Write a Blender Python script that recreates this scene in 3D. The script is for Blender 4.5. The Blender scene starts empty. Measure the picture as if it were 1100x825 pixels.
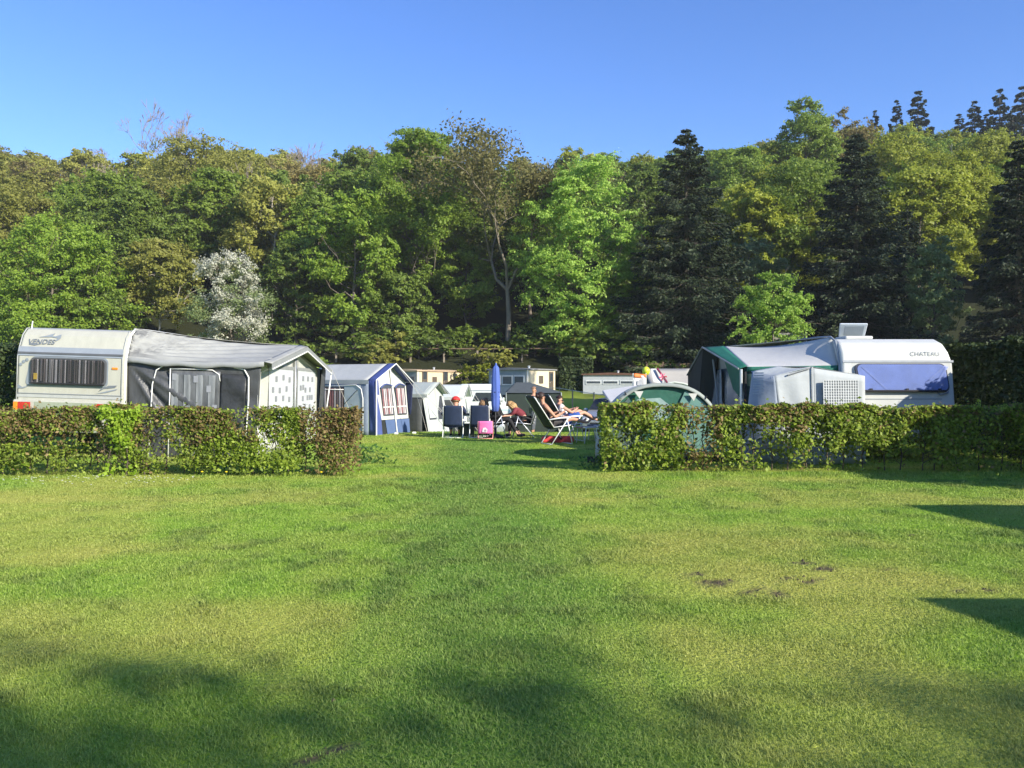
import bpy, bmesh, math, random
import numpy as np
from mathutils import Vector, Matrix, Euler

R = math.radians
random.seed(11)
scene = bpy.context.scene
COL = scene.collection
F, HZ, EYE = 900.0, 410.0, 1.6      # focal length in photo pixels, horizon row, eye height


def P(px, py, Y):
    """a pixel of the photograph at distance Y -> a point in the world"""
    return Vector(((px - 550) / F * Y, Y, EYE + (HZ - py) / F * Y))


# ------------------------------------------------------------------ materials
MATS = {}


def M(name, col, rough=.6, noise=.12, scale=4.0, bump=0.0, bscale=30.0, metal=0.0, transl=0.0, spec=.4, stretch=(1, 1, 1), gen=False):
    if name in MATS:
        return MATS[name]
    m = bpy.data.materials.new(name)
    m.use_nodes = True
    nt = m.node_tree
    N, L = nt.nodes, nt.links
    b = N['Principled BSDF']
    b.inputs['Roughness'].default_value = rough
    b.inputs['Metallic'].default_value = metal
    b.inputs['Specular IOR Level'].default_value = spec
    tc = N.new('ShaderNodeTexCoord')
    mp = N.new('ShaderNodeMapping')
    mp.inputs['Scale'].default_value = stretch
    L.new(tc.outputs['Object'], mp.inputs['Vector'])
    nz = N.new('ShaderNodeTexNoise')
    nz.inputs['Scale'].default_value = scale
    nz.inputs['Detail'].default_value = 6
    nz.inputs['Roughness'].default_value = .65
    L.new(mp.outputs['Vector'], nz.inputs['Vector'])
    mx = N.new('ShaderNodeMix')
    mx.data_type = 'RGBA'
    mx.inputs['A'].default_value = (*[min(1, c * (1 - noise)) for c in col], 1)
    mx.inputs['B'].default_value = (*[min(1, c * (1 + noise)) for c in col], 1)
    rp = N.new('ShaderNodeMapRange')
    rp.inputs['From Min'].default_value = .3
    rp.inputs['From Max'].default_value = .7
    L.new(nz.outputs['Fac'], rp.inputs['Value'])
    L.new(rp.outputs['Result'], mx.inputs['Factor'])
    L.new(mx.outputs['Result'], b.inputs['Base Color'])
    if bump:
        n2 = N.new('ShaderNodeTexNoise')
        n2.inputs['Scale'].default_value = bscale
        n2.inputs['Detail'].default_value = 4
        L.new(mp.outputs['Vector'], n2.inputs['Vector'])
        bp = N.new('ShaderNodeBump')
        bp.inputs['Strength'].default_value = bump
        bp.inputs['Distance'].default_value = .03
        L.new(n2.outputs['Fac'], bp.inputs['Height'])
        L.new(bp.outputs['Normal'], b.inputs['Normal'])
    if transl:
        tr = N.new('ShaderNodeBsdfTranslucent')
        L.new(mx.outputs['Result'], tr.inputs['Color'])
        ms = N.new('ShaderNodeMixShader')
        ms.inputs['Fac'].default_value = transl
        L.new(b.outputs['BSDF'], ms.inputs[1])
        L.new(tr.outputs['BSDF'], ms.inputs[2])
        L.new(ms.outputs['Shader'], N['Material Output'].inputs['Surface'])
    MATS[name] = m
    return m


def LEAF(name, a, b, transl=.3, rough=.55, var=.25):
    """leaf colour runs from a to b leaf by leaf; each tree a little lighter or darker"""
    if name in MATS:
        return MATS[name]
    m = bpy.data.materials.new(name)
    m.use_nodes = True
    nt = m.node_tree
    N, L = nt.nodes, nt.links
    p = N['Principled BSDF']
    p.inputs['Roughness'].default_value = rough
    p.inputs['Specular IOR Level'].default_value = .3
    g = N.new('ShaderNodeNewGeometry')
    mx = N.new('ShaderNodeMix')
    mx.data_type = 'RGBA'
    mx.inputs['A'].default_value = (*a, 1)
    mx.inputs['B'].default_value = (*b, 1)
    L.new(g.outputs['Random Per Island'], mx.inputs['Factor'])
    oi = N.new('ShaderNodeObjectInfo')
    mr = N.new('ShaderNodeMapRange')
    mr.inputs['To Min'].default_value = 1 - var
    mr.inputs['To Max'].default_value = 1 + var
    L.new(oi.outputs['Random'], mr.inputs['Value'])
    hs = N.new('ShaderNodeHueSaturation')
    L.new(mr.outputs['Result'], hs.inputs['Value'])
    L.new(mx.outputs['Result'], hs.inputs['Color'])
    L.new(hs.outputs['Color'], p.inputs['Base Color'])
    tr = N.new('ShaderNodeBsdfTranslucent')
    L.new(hs.outputs['Color'], tr.inputs['Color'])
    ms = N.new('ShaderNodeMixShader')
    ms.inputs['Fac'].default_value = transl
    L.new(p.outputs['BSDF'], ms.inputs[1])
    L.new(tr.outputs['BSDF'], ms.inputs[2])
    L.new(ms.outputs['Shader'], N['Material Output'].inputs['Surface'])
    MATS[name] = m
    return m


def SHEER(name, col, clear=.5, rough=.15):
    """clear plastic or glass: partly see-through, partly shiny"""
    if name in MATS:
        return MATS[name]
    m = bpy.data.materials.new(name)
    m.use_nodes = True
    N, L = m.node_tree.nodes, m.node_tree.links
    p = N['Principled BSDF']
    p.inputs['Base Color'].default_value = (*col, 1)
    p.inputs['Roughness'].default_value = rough
    t = N.new('ShaderNodeBsdfTransparent')
    t.inputs['Color'].default_value = (.85, .87, .88, 1)
    ms = N.new('ShaderNodeMixShader')
    nz = N.new('ShaderNodeTexNoise')
    nz.inputs['Scale'].default_value = 3
    tc = N.new('ShaderNodeTexCoord')
    L.new(tc.outputs['Object'], nz.inputs['Vector'])
    mr = N.new('ShaderNodeMapRange')
    mr.inputs['To Min'].default_value = clear - .12
    mr.inputs['To Max'].default_value = clear + .12
    L.new(nz.outputs['Fac'], mr.inputs['Value'])
    bp = N.new('ShaderNodeBump')
    bp.inputs['Strength'].default_value = .25
    L.new(nz.outputs['Fac'], bp.inputs['Height'])
    L.new(bp.outputs['Normal'], p.inputs['Normal'])
    L.new(mr.outputs['Result'], ms.inputs['Fac'])
    L.new(p.outputs['BSDF'], ms.inputs[1])
    L.new(t.outputs['BSDF'], ms.inputs[2])
    L.new(ms.outputs['Shader'], N['Material Output'].inputs['Surface'])
    MATS[name] = m
    return m


# ------------------------------------------------------------------ mesh builder
class MB:
    def __init__(s):
        s.v, s.f = [], []

    def add(s, vs, fs):
        n = len(s.v)
        s.v += [Vector(v) for v in vs]
        s.f += [tuple(i + n for i in f) for f in fs]
        return s

    def box(s, a, b):
        x0, y0, z0 = a
        x1, y1, z1 = b
        return s.add([(x0, y0, z0), (x1, y0, z0), (x1, y1, z0), (x0, y1, z0), (x0, y0, z1), (x1, y0, z1), (x1, y1, z1), (x0, y1, z1)],
                     [(0, 3, 2, 1), (4, 5, 6, 7), (0, 1, 5, 4), (1, 2, 6, 5), (2, 3, 7, 6), (3, 0, 4, 7)])

    def poly(s, pts):
        return s.add(pts, [tuple(range(len(pts)))])

    def slab(s, pts, d):
        """polygon extruded by the vector d"""
        n = len(pts)
        d = Vector(d)
        vs = [Vector(p) for p in pts] + [Vector(p) + d for p in pts]
        fs = [tuple(range(n))[::-1], tuple(range(n, 2 * n))] + [(i, (i + 1) % n, n + (i + 1) % n, n + i) for i in range(n)]
        return s.add(vs, fs)

    def tube(s, pts, r, n=6, cap=True):
        pts = [Vector(p) for p in pts]
        rs = r if isinstance(r, (list, tuple)) else [r] * len(pts)
        base = len(s.v)
        up = None
        for i, p in enumerate(pts):
            t = (pts[min(i + 1, len(pts) - 1)] - pts[max(i - 1, 0)])
            if t.length < 1e-9:
                t = Vector((0, 0, 1))
            t.normalize()
            if up is None:
                up = t.orthogonal().normalized()
            else:
                up = (up - t * up.dot(t))
                up = up.normalized() if up.length > 1e-6 else t.orthogonal().normalized()
            w = t.cross(up)
            for k in range(n):
                a = 2 * math.pi * k / n
                s.v.append(p + (up * math.cos(a) + w * math.sin(a)) * rs[i])
        for i in range(len(pts) - 1):
            for k in range(n):
                a, b = base + i * n + k, base + i * n + (k + 1) % n
                s.f.append((a, b, b + n, a + n))
        if cap:
            s.f.append(tuple(base + k for k in range(n))[::-1])
            e = base + (len(pts) - 1) * n
            s.f.append(tuple(e + k for k in range(n)))
        return s

    def lathe(s, prof, n=16, c=(0, 0, 0), squash=(1, 1)):
        base = len(s.v)
        for r, z in prof:
            for k in range(n):
                a = 2 * math.pi * k / n
                s.v.append(Vector((c[0] + r * math.cos(a) * squash[0], c[1] + r * math.sin(a) * squash[1], c[2] + z)))
        for i in range(len(prof) - 1):
            for k in range(n):
                a, b = base + i * n + k, base + i * n + (k + 1) % n
                s.f.append((a, b, b + n, a + n))
        s.f.append(tuple(base + k for k in range(n))[::-1])
        e = base + (len(prof) - 1) * n
        s.f.append(tuple(e + k for k in range(n)))
        return s

    def patch(s, p00, p10, p11, p01, nu=12, nv=12, off=None):
        p00, p10, p11, p01 = map(Vector, (p00, p10, p11, p01))
        nrm = (p11 - p00).cross(p01 - p10).normalized()
        base = len(s.v)
        for j in range(nv + 1):
            v = j / nv
            for i in range(nu + 1):
                u = i / nu
                p = p00 * (1 - u) * (1 - v) + p10 * u * (1 - v) + p11 * u * v + p01 * (1 - u) * v
                if off:
                    o = off(u, v)
                    p = p + (nrm * o if not isinstance(o, Vector) else o)
                s.v.append(p)
        for j in range(nv):
            for i in range(nu):
                a = base + j * (nu + 1) + i
                s.f.append((a, a + 1, a + nu + 2, a + nu + 1))
        return s

    def ball(s, c, r, n=12, m=8):
        prof = [(max(1e-4, math.sin(math.pi * i / m)), -math.cos(math.pi * i / m)) for i in range(m + 1)]
        rx, ry, rz = r if isinstance(r, (tuple, list)) else (r, r, r)
        base = len(s.v)
        s.lathe(prof, n)
        for i in range(base, len(s.v)):
            v = s.v[i]
            s.v[i] = Vector((c[0] + v.x * rx, c[1] + v.y * ry, c[2] + v.z * rz))
        return s

    def rrect(s, x0, z0, x1, z1, r, y0, y1, n=5, skew=(0, 0)):
        """rounded panel in the XZ plane between y0 and y1; skew shifts (top left, top right) sideways"""
        pts = []
        for cx, cz, a0 in ((x1 - r, z1 - r, 0), (x0 + r, z1 - r, 90), (x0 + r, z0 + r, 180), (x1 - r, z0 + r, 270)):
            for k in range(n + 1):
                a = R(a0 + 90 * k / n)
                x, z = cx + r * math.cos(a), cz + r * math.sin(a)
                t = (z - z0) / (z1 - z0)
                x += t * (skew[0] if cx < (x0 + x1) / 2 else skew[1])
                pts.append((x, y0, z))
        return s.slab(pts, (0, y1 - y0, 0))

    def xf(s, mat):
        s.v = [mat @ v for v in s.v]
        return s

    def build(s, name, mat, parent=None, smooth=False, bevel=0, world=False, thick=0, seg=2):
        me = bpy.data.meshes.new(name)
        off = parent.location.copy() if (world and parent) else Vector((0, 0, 0))
        me.from_pydata([tuple(v - off) for v in s.v], [], s.f)
        me.update()
        bm = bmesh.new()
        bm.from_mesh(me)
        bmesh.ops.recalc_face_normals(bm, faces=bm.faces)
        bm.to_mesh(me)
        bm.free()
        if smooth:
            for p in me.polygons:
                p.use_smooth = True
        o = bpy.data.objects.new(name, me)
        me.materials.append(mat)
        COL.objects.link(o)
        o.parent = parent
        if thick:
            md = o.modifiers.new('thickness', 'SOLIDIFY')
            md.thickness = thick
            md.offset = 0
        if bevel:
            md = o.modifiers.new('bevel', 'BEVEL')
            md.width = bevel
            md.segments = seg
            md.limit_method = 'ANGLE'
            md.angle_limit = R(30)
            md.harden_normals = False
        return o


def tag(o, label=None, cat=None, group=None, kind=None):
    if label: o['label'] = label
    if cat: o['category'] = cat
    if group: o['group'] = group
    if kind: o['kind'] = kind
    return o


def thing(name, label, cat, loc=(0, 0, 0), rz=0, group=None):
    o = bpy.data.objects.new(name, None)
    o.empty_display_size = .2
    COL.objects.link(o)
    o.location = loc
    o.rotation_euler = (0, 0, rz)
    return tag(o, label, cat, group)


def copy_tree(o, parent=None):
    c = o.copy()
    COL.objects.link(c)
    c.parent = parent
    for ch in list(o.children):
        copy_tree(ch, c)
    return c


def lettering(text, size, mat, parent, M4, name='lettering', shear=0, width=None, depth=.001, bold=0):
    cu = bpy.data.curves.new('lettering_curve', 'FONT')
    cu.body = text
    cu.size = size
    cu.shear = shear
    cu.extrude = depth
    cu.offset = bold
    cu.align_x = 'CENTER'
    cu.align_y = 'CENTER'
    tmp = bpy.data.objects.new('lettering_source', cu)
    COL.objects.link(tmp)
    bpy.context.view_layer.update()
    me = bpy.data.meshes.new_from_object(tmp)
    bpy.data.objects.remove(tmp)
    if width:
        xs = [v.co.x for v in me.vertices]
        k = width / (max(xs) - min(xs))
        me.transform(Matrix.Diagonal((k, 1, 1, 1)))
    me.transform(M4)
    me.materials.clear()
    me.materials.append(mat)
    o = bpy.data.objects.new(name, me)
    COL.objects.link(o)
    o.parent = parent
    return o


# ------------------------------------------------------------------ numpy noise
_tab = np.random.default_rng(5).random((256, 256))


def vnoise(x, y):
    x, y = np.asarray(x, float), np.asarray(y, float)
    xi, yi = np.floor(x).astype(int), np.floor(y).astype(int)
    fx, fy = x - xi, y - yi
    fx, fy = fx * fx * (3 - 2 * fx), fy * fy * (3 - 2 * fy)
    g = lambda a, b: _tab[a & 255, b & 255]
    return (g(xi, yi) * (1 - fx) + g(xi + 1, yi) * fx) * (1 - fy) + (g(xi, yi + 1) * (1 - fx) + g(xi + 1, yi + 1) * fx) * fy


def fbm(x, y, o=4):
    s, a, t = 0, .5, 0
    for k in range(o):
        s = s + a * vnoise(x * 2 ** k + 17 * k, y * 2 ** k + 31 * k)
        t += a
        a *= .5
    return s / t


def sstep(a, b, x):
    t = np.clip((np.asarray(x, float) - a) / (b - a), 0, 1)
    return t * t * (3 - 2 * t)


def ground_z(x, y):
    x, y = np.asarray(x, float), np.asarray(y, float)
    z = -.55 * sstep(26, 34, y) + 1.0 * sstep(40, 60, y)
    s = np.clip(y - 60, 0, None)
    hill = np.where(s < 120, .378 * s - .00069 * s * s, .378 * 120 - .00069 * 14400 - .02 * (s - 120))
    hill = hill * (1 + .20 * sstep(12, 80, x) + .02 * sstep(20, 110, -x))
    z = z + hill + sstep(62, 90, y) * (fbm(x / 16, y / 16, 3) - .5) * 3.0
    z = z + (fbm(x / 1.7 + 9, y / 1.7, 3) - .5) * .05 * sstep(1, 4, y)
    return z


def gz(x, y):
    return float(ground_z(np.array([x]), np.array([y]))[0])


def mesh_np(name, V, Fc, k, mat, parent=None, attrs=None, smooth=False):
    """a mesh straight from arrays: V (n,3), Fc (m,k)"""
    me = bpy.data.meshes.new(name)
    me.vertices.add(len(V))
    me.vertices.foreach_set('co', np.ascontiguousarray(V, dtype=np.float32).ravel())
    m = len(Fc)
    me.loops.add(m * k)
    me.loops.foreach_set('vertex_index', np.ascontiguousarray(Fc, dtype=np.int32).ravel())
    me.polygons.add(m)
    me.polygons.foreach_set('loop_start', np.arange(0, m * k, k, dtype=np.int32))
    me.update(calc_edges=True)
    if smooth:
        me.polygons.foreach_set('use_smooth', np.ones(m, dtype=bool))
    for n, d in (attrs or {}).items():
        at = me.attributes.new(n, 'FLOAT', 'POINT')
        at.data.foreach_set('value', np.ascontiguousarray(d, dtype=np.float32))
    me.materials.append(mat)
    if parent is False:
        return me
    o = bpy.data.objects.new(name, me)
    COL.objects.link(o)
    o.parent = parent
    return o


def unit(a):
    return a / np.maximum(np.linalg.norm(a, axis=1, keepdims=True), 1e-9)


def leaf_geo(rng, C, Nn, size, aspect=.55, along=None):
    """pointed leaves: centre C, normal Nn, half-length size"""
    n = len(C)
    Nn = unit(Nn)
    t = unit(np.cross(Nn, rng.normal(size=(n, 3)))) if along is None else unit(along)
    b = unit(np.cross(Nn, t))
    s = np.asarray(size).reshape(-1, 1) * np.ones((n, 1))
    V = np.empty((n, 4, 3))
    V[:, 0] = C + t * s
    V[:, 1] = C + b * s * aspect + Nn * s * .12
    V[:, 2] = C - t * s
    V[:, 3] = C - b * s * aspect + Nn * s * .12
    return V.reshape(-1, 3), np.arange(4 * n).reshape(n, 4)

# ------------------------------------------------------------------ world, sun, camera
SUN_AZ = Vector((.76, -.65)).normalized()      # towards the sun
SUN_EL = R(25)
w = bpy.data.worlds.new('World')
scene.world = w
w.use_nodes = True
wn = w.node_tree
sky = wn.nodes.new('ShaderNodeTexSky')
sky.sky_type = 'NISHITA'
sky.sun_disc = False
sky.sun_elevation = SUN_EL
sky.sun_rotation = math.atan2(SUN_AZ.x, SUN_AZ.y)
sky.air_density = 1.0
sky.dust_density = .1
sky.ozone_density = 4.5
hsv = wn.nodes.new('ShaderNodeHueSaturation')
hsv.inputs['Saturation'].default_value = 1.16
hsv.inputs['Hue'].default_value = .514
wn.links.new(sky.outputs['Color'], hsv.inputs['Color'])
wn.links.new(hsv.outputs['Color'], wn.nodes['Background'].inputs['Color'])
wn.nodes['Background'].inputs['Strength'].default_value = .108
ld = bpy.data.lights.new('sun', 'SUN')
ld.energy = 3.8
ld.angle = R(.55)
ld.color = (1, .93, .80)
so = bpy.data.objects.new('sun', ld)
COL.objects.link(so)
d = Vector((SUN_AZ.x * math.cos(SUN_EL), SUN_AZ.y * math.cos(SUN_EL), math.sin(SUN_EL)))
so.rotation_euler = d.to_track_quat('Z', 'Y').to_euler()
so.location = d * 60
cd = bpy.data.cameras.new('camera')
cam = bpy.data.objects.new('camera', cd)
COL.objects.link(cam)
cam.location = (0, 0, EYE)
cam.rotation_euler = (R(90), 0, 0)
cd.sensor_width = 36
cd.lens = 36 * F / 1100
cd.shift_y = (HZ - 412.5) / 1100
cd.clip_start = .05
cd.clip_end = 3000
scene.camera = cam
scene.cycles.max_bounces = 14
scene.cycles.diffuse_bounces = 6
scene.cycles.transmission_bounces = 8
scene.cycles.transparent_max_bounces = 12
vs = scene.view_settings
vs.view_transform = 'Standard'
vs.look = 'None'
vs.gamma = 1
vs.exposure = 1.2
vs.use_curve_mapping = False

# ------------------------------------------------------------------ air
hm = bpy.data.materials.new('haze_air')
hm.use_nodes = True
hn = hm.node_tree
hn.nodes.remove(hn.nodes['Principled BSDF'])
pv = hn.nodes.new('ShaderNodeVolumePrincipled')
pv.inputs['Color'].default_value = (.93, .96, 1, 1)
pv.inputs['Density'].default_value = .0003
pv.inputs['Anisotropy'].default_value = 0
hn.links.new(pv.outputs['Volume'], hn.nodes['Material Output'].inputs['Volume'])
hz_ = MB().box((-610, -310, -30), (610, 710, 75)).build('haze', hm)
tag(hz_, 'thin pale air haze over the whole camp and hillside', 'haze', kind='stuff')

# ------------------------------------------------------------------ ground


def soil_mask(x, y):
    """bare earth scrapes in the lawn"""
    s = np.zeros_like(x)
    for (px, py, rx, ry) in ((868, 604, .22, .10), (890, 611, .16, .08), (960, 612, .10, .07), (1005, 606, .14, .06), (840, 622, .34, .12), (800, 634, .3, .10),
                             (835, 640, .2, .08), (740, 617, .2, .08), (770, 628, .25, .08), (375, 752, .10, .035), (400, 770, .08, .06), (355, 800, .14, .07),
                             (385, 795, .1, .05), (325, 815, .12, .04), (978, 575, .2, .08), (500, 757, .03, .03), (860, 626, .18, .06), (1040, 632, .2, .07)):
        yy = EYE * F / (py - HZ)
        xx = (px - 550) / F * yy
        s = np.maximum(s, np.exp(-((x - xx) / rx) ** 2 - ((y - yy) / ry) ** 2 * .5))
    n = fbm(x * 9, y * 9, 3)
    return sstep(.45, .75, s * .85 + (n - .5) * 1.6 * sstep(.1, .4, s))


def dry_mask(x, y):
    """thin yellowed grass; the walked strip to the gap stays lush"""
    cx_ = -.25 - .05 * (y - 8)
    wob = .12 * (fbm(x * .8, y * .5, 3) - .5)
    track = .88 * np.exp(-((x - cx_ + wob) / (.75 + .02 * y)) ** 4)
    for off in (-.72, .78):          # faint wheel tracks running to the gap
        track = np.maximum(track, (.35 + .6 * fbm(x * 2, y * .6 + 3, 3)) * np.exp(-((x - cx_ - off * (1.15 - .012 * y) + wob * .6) / .17) ** 2))
    d = sstep(.40, .70, fbm(x / 1.6 + 3, y / 1.3 + 7, 4)) * .6 + .25 * sstep(.4, .7, fbm(x * 1.9, y * 1.4 + 4, 3))
    d = d * (1 - .95 * np.clip(track, 0, 1))
    for (px, py, rx, ry, k) in ((60, 535, 1.6, .6, .8), (170, 590, .8, .35, .5), (900, 620, 1.3, .6, .55), (760, 590, 1.2, .5, .35), (640, 540, 1.0, .5, .3), (860, 515, .9, .4, .9)):
        yy = EYE * F / (py - HZ)
        xx = (px - 550) / F * yy
        d = d + k * np.exp(-((x - xx) / rx) ** 2 - ((y - yy) / ry) ** 2)
    return np.clip(d, 0, 1), track


def tuft_mask(x, y):
    return .75 * sstep(.50, .72, fbm(x * 4.3 + 11, y * 3.1 + 2, 4)) * (.35 + .65 * sstep(.35, .65, fbm(x * .7, y * .6 + 9, 3)))


def lawn_mat(name, blade):
    m = bpy.data.materials.new(name)
    m.use_nodes = True
    N, L = m.node_tree.nodes, m.node_tree.links
    p = N['Principled BSDF']
    p.inputs['Roughness'].default_value = .6 if blade else .9
    p.inputs['Specular IOR Level'].default_value = .35 if blade else .1
    g = N.new('ShaderNodeNewGeometry')

    def attr(n):
        a = N.new('ShaderNodeAttribute')
        a.attribute_name = n
        return a.outputs['Fac']

    def mix(fac, a, b):
        x = N.new('ShaderNodeMix')
        x.data_type = 'RGBA'
        if hasattr(fac, 'is_output'): L.new(fac, x.inputs['Factor'])
        else: x.inputs['Factor'].default_value = fac
        for s, c in (('A', a), ('B', b)):
            if hasattr(c, 'is_output'): L.new(c, x.inputs[s])
            else: x.inputs[s].default_value = (*c, 1)
        return x.outputs['Result']
    nz = N.new('ShaderNodeTexNoise')
    nz.inputs['Scale'].default_value = 14
    nz.inputs['Detail'].default_value = 5
    L.new(g.outputs['Position'], nz.inputs['Vector'])
    n2 = N.new('ShaderNodeTexNoise')
    n2.inputs['Scale'].default_value = 2.2
    n2.inputs['Detail'].default_value = 4
    L.new(g.outputs['Position'], n2.inputs['Vector'])
    k = 1.5 if blade else 1.1
    c = lambda *t: tuple(v * k for v in t)
    base = mix(n2.outputs['Fac'], c(.175, .32, .024), c(.25, .375, .036))
    lush = mix(n2.outputs['Fac'], c(.085, .205, .022), c(.135, .255, .032))
    col = mix(attr('track'), base, lush)
    col = mix(attr('tuft'), col, c(.060, .135, .016))
    col = mix(attr('dry'), col, mix(nz.outputs['Fac'], c(.30, .35, .045), c(.42, .39, .10)))
    if blade:
        col = mix(g.outputs['Random Per Island'], mix(.52, col, (.025, .07, .010)), mix(.42, col, (.46, .48, .18)))
        L.new(col, p.inputs['Base Color'])
        tr = N.new('ShaderNodeBsdfTranslucent')
        L.new(col, tr.inputs['Color'])
        ms = N.new('ShaderNodeMixShader')
        ms.inputs['Fac'].default_value = .3
        L.new(p.outputs['BSDF'], ms.inputs[1])
        L.new(tr.outputs['BSDF'], ms.inputs[2])
        L.new(ms.outputs['Shader'], N['Material Output'].inputs['Surface'])
    else:
        col = mix(attr('soil'), col, mix(nz.outputs['Fac'], (.06, .046, .028), (.13, .10, .065)))
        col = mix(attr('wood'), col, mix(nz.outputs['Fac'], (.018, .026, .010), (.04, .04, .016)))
        L.new(col, p.inputs['Base Color'])
        bp = N.new('ShaderNodeBump')
        bp.inputs['Strength'].default_value = .8
        bp.inputs['Distance'].default_value = .04
        n3 = N.new('ShaderNodeTexNoise')
        n3.inputs['Scale'].default_value = 30
        n3.inputs['Detail'].default_value = 6
        L.new(g.outputs['Position'], n3.inputs['Vector'])
        L.new(n3.outputs['Fac'], bp.inputs['Height'])
        L.new(bp.outputs['Normal'], p.inputs['Normal'])
    return m


def axis(*segs):
    out = []
    for a, b, st in segs:
        out += list(np.arange(a, b, st))
    out.append(segs[-1][1])
    return np.array(out)


gx = axis((-600, -150, 50), (-150, -20, 5), (-20, -10, .5), (-10, 10, .12), (10, 20, .5), (20, 150, 5), (150, 600, 50))
gy = axis((-300, -40, 20), (-40, 2, 2), (2, 17, .12), (17, 40, .5), (40, 200, 2.5), (200, 700, 50))
GX, GY = np.meshgrid(gx, gy)
x, y = GX.ravel(), GY.ravel()
V = np.stack([x, y, ground_z(x, y)], 1)
nx, ny = len(gx), len(gy)
I = (np.arange(ny - 1)[:, None] * nx + np.arange(nx - 1)[None]).ravel()
dry, track = dry_mask(x, y)
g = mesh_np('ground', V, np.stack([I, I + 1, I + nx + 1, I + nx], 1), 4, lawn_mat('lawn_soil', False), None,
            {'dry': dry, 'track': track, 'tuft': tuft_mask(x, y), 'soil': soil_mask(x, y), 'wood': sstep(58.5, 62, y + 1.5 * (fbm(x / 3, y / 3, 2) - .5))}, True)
tag(g, kind='structure')

# grass blades
rng = np.random.default_rng(3)
bx, by = [], []
for y0, y1, dens in ((3.0, 4.4, 20000), (4.4, 6.2, 13000), (6.2, 9, 7000), (9, 13.6, 3000), (13.6, 20, 900), (20, 27, 420)):
    a = .64 * (y1 * y1 - y0 * y0)
    n = int(a * dens)
    yy = np.sqrt(rng.random(n) * (y1 * y1 - y0 * y0) + y0 * y0)
    xx = (rng.random(n) * 2 - 1) * .64 * yy
    if y0 >= 20:
        k = (xx > -8) & (xx < 5)
        xx, yy = xx[k], yy[k]
    bx.append(xx)
    by.append(yy)
bx, by = np.concatenate(bx), np.concatenate(by)
soil = soil_mask(bx, by)
keep = rng.random(len(bx)) > soil * .93
bx, by = bx[keep], by[keep]
n = len(bx)
dry, track = dry_mask(bx, by)
clump = fbm(bx * 3.1, by * 3.1, 3)
tuft = tuft_mask(bx, by)
h = (.007 + .016 * rng.random(n) ** 1.6) * (.25 + 1.35 * clump) * (1 - .35 * dry) * (1 + .7 * tuft) * (1 + .05 * np.clip(by - 4, 0, 9))
hedge_foot = np.exp(-((by - 14.25) / .35) ** 2) * ((bx < -2.3) | (bx > 1.4))
h = h * (1 + 1.8 * hedge_foot * rng.random(n))
wd = (.0011 + .0009 * rng.random(n)) * (1 + .20 * np.clip(by - 3.5, 0, 20))
a = rng.random(n) * 2 * math.pi
lean = (.3 + 2.2 * rng.random(n) ** 1.5) * h
dirx, diry = np.cos(a), np.sin(a)
b2 = a + math.pi / 2 + rng.normal(size=n) * .5
wx, wy = np.cos(b2) * wd, np.sin(b2) * wd
zz = ground_z(bx, by)
V = np.empty((n, 5, 3))
for k, (sx, t, hh) in enumerate(((-1, 0, -.004), (1, 0, -.004), (.8, .35, .6), (-.8, .35, .6), (0, 1.0, 1.0))):
    V[:, k, 0] = bx + wx * sx + dirx * lean * t
    V[:, k, 1] = by + wy * sx + diry * lean * t
    V[:, k, 2] = zz + (h * hh if hh > 0 else hh)
idx = np.arange(n)[:, None] * 5
T = np.concatenate([idx + np.array([[0, 1, 2]]), idx + np.array([[0, 2, 3]]), idx + np.array([[3, 2, 4]])])
gr = mesh_np('grass', V.reshape(-1, 3), T, 3, lawn_mat('grass_blades', True), None,
             {'dry': np.repeat(dry, 5), 'track': np.repeat(track, 5), 'tuft': np.repeat(tuft, 5)})
tag(gr, 'short mown grass of the lawn, green and partly yellowed', 'grass', kind='stuff')

# tiny daisies near the left hedge
dm_ = MB()
rr = random.Random(77)
for i in range(90):
    X, Y = rr.uniform(-8.4, -5.2), 13.9 - abs(rr.gauss(0, .55))
    z0, s_ = gz(X, Y) + rr.uniform(.03, .045), rr.uniform(.010, .016)
    dm_.poly([(X + s_ * math.cos(a), Y + s_ * math.sin(a), z0 - .35 * s_ * math.sin(a)) for a in [k * math.pi / 4 for k in range(8)]])
tag(dm_.build('daisies', M('daisy_white', (.75, .75, .70), .7, .05), thick=.003), 'tiny white daisies in the grass by the left hedge', 'daisies', kind='stuff')

# crumbs of earth lying on the scrapes
n = 5200
cx = rng.random(n) * 9 - 3
cy = rng.random(n) * 6 + 3.2
k = soil_mask(cx, cy) > .35
cx, cy = cx[k], cy[k]
m_ = MB()
for X, Y in zip(cx, cy):
    r_ = random.uniform(.006, .022)
    z0 = gz(X, Y)
    m_.add([(X - r_, Y, z0 - .004), (X + r_, Y + r_ * .5, z0 - .004), (X, Y - r_, z0 - .004), (X + random.uniform(-.4, .4) * r_, Y, z0 + r_ * random.uniform(.6, 1.3)), (X - r_ * .3, Y + r_, z0 + r_ * .2)],
           [(0, 2, 3), (2, 1, 3), (1, 4, 3), (4, 0, 3)])
tag(m_.build('soil_crumbs', M('soil', (.08, .062, .04), .95, .4, 30)), 'dark crumbs of earth scattered on scraped spots of the lawn', 'soil', kind='stuff')

# ------------------------------------------------------------------ hedges
BARK = M('twig_bark', (.09, .07, .05), .85, .3, 20)
HG = LEAF('hedge_green_leaf', (.15, .23, .018), (.36, .45, .06), .4, .55, 0)
HB = LEAF('hedge_brown_leaf', (.11, .075, .025), (.33, .24, .10), .3, .6, 0)
HD = LEAF('hedge_dull_leaf', (.10, .15, .02), (.21, .26, .045), .35, .55, 0)


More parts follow.
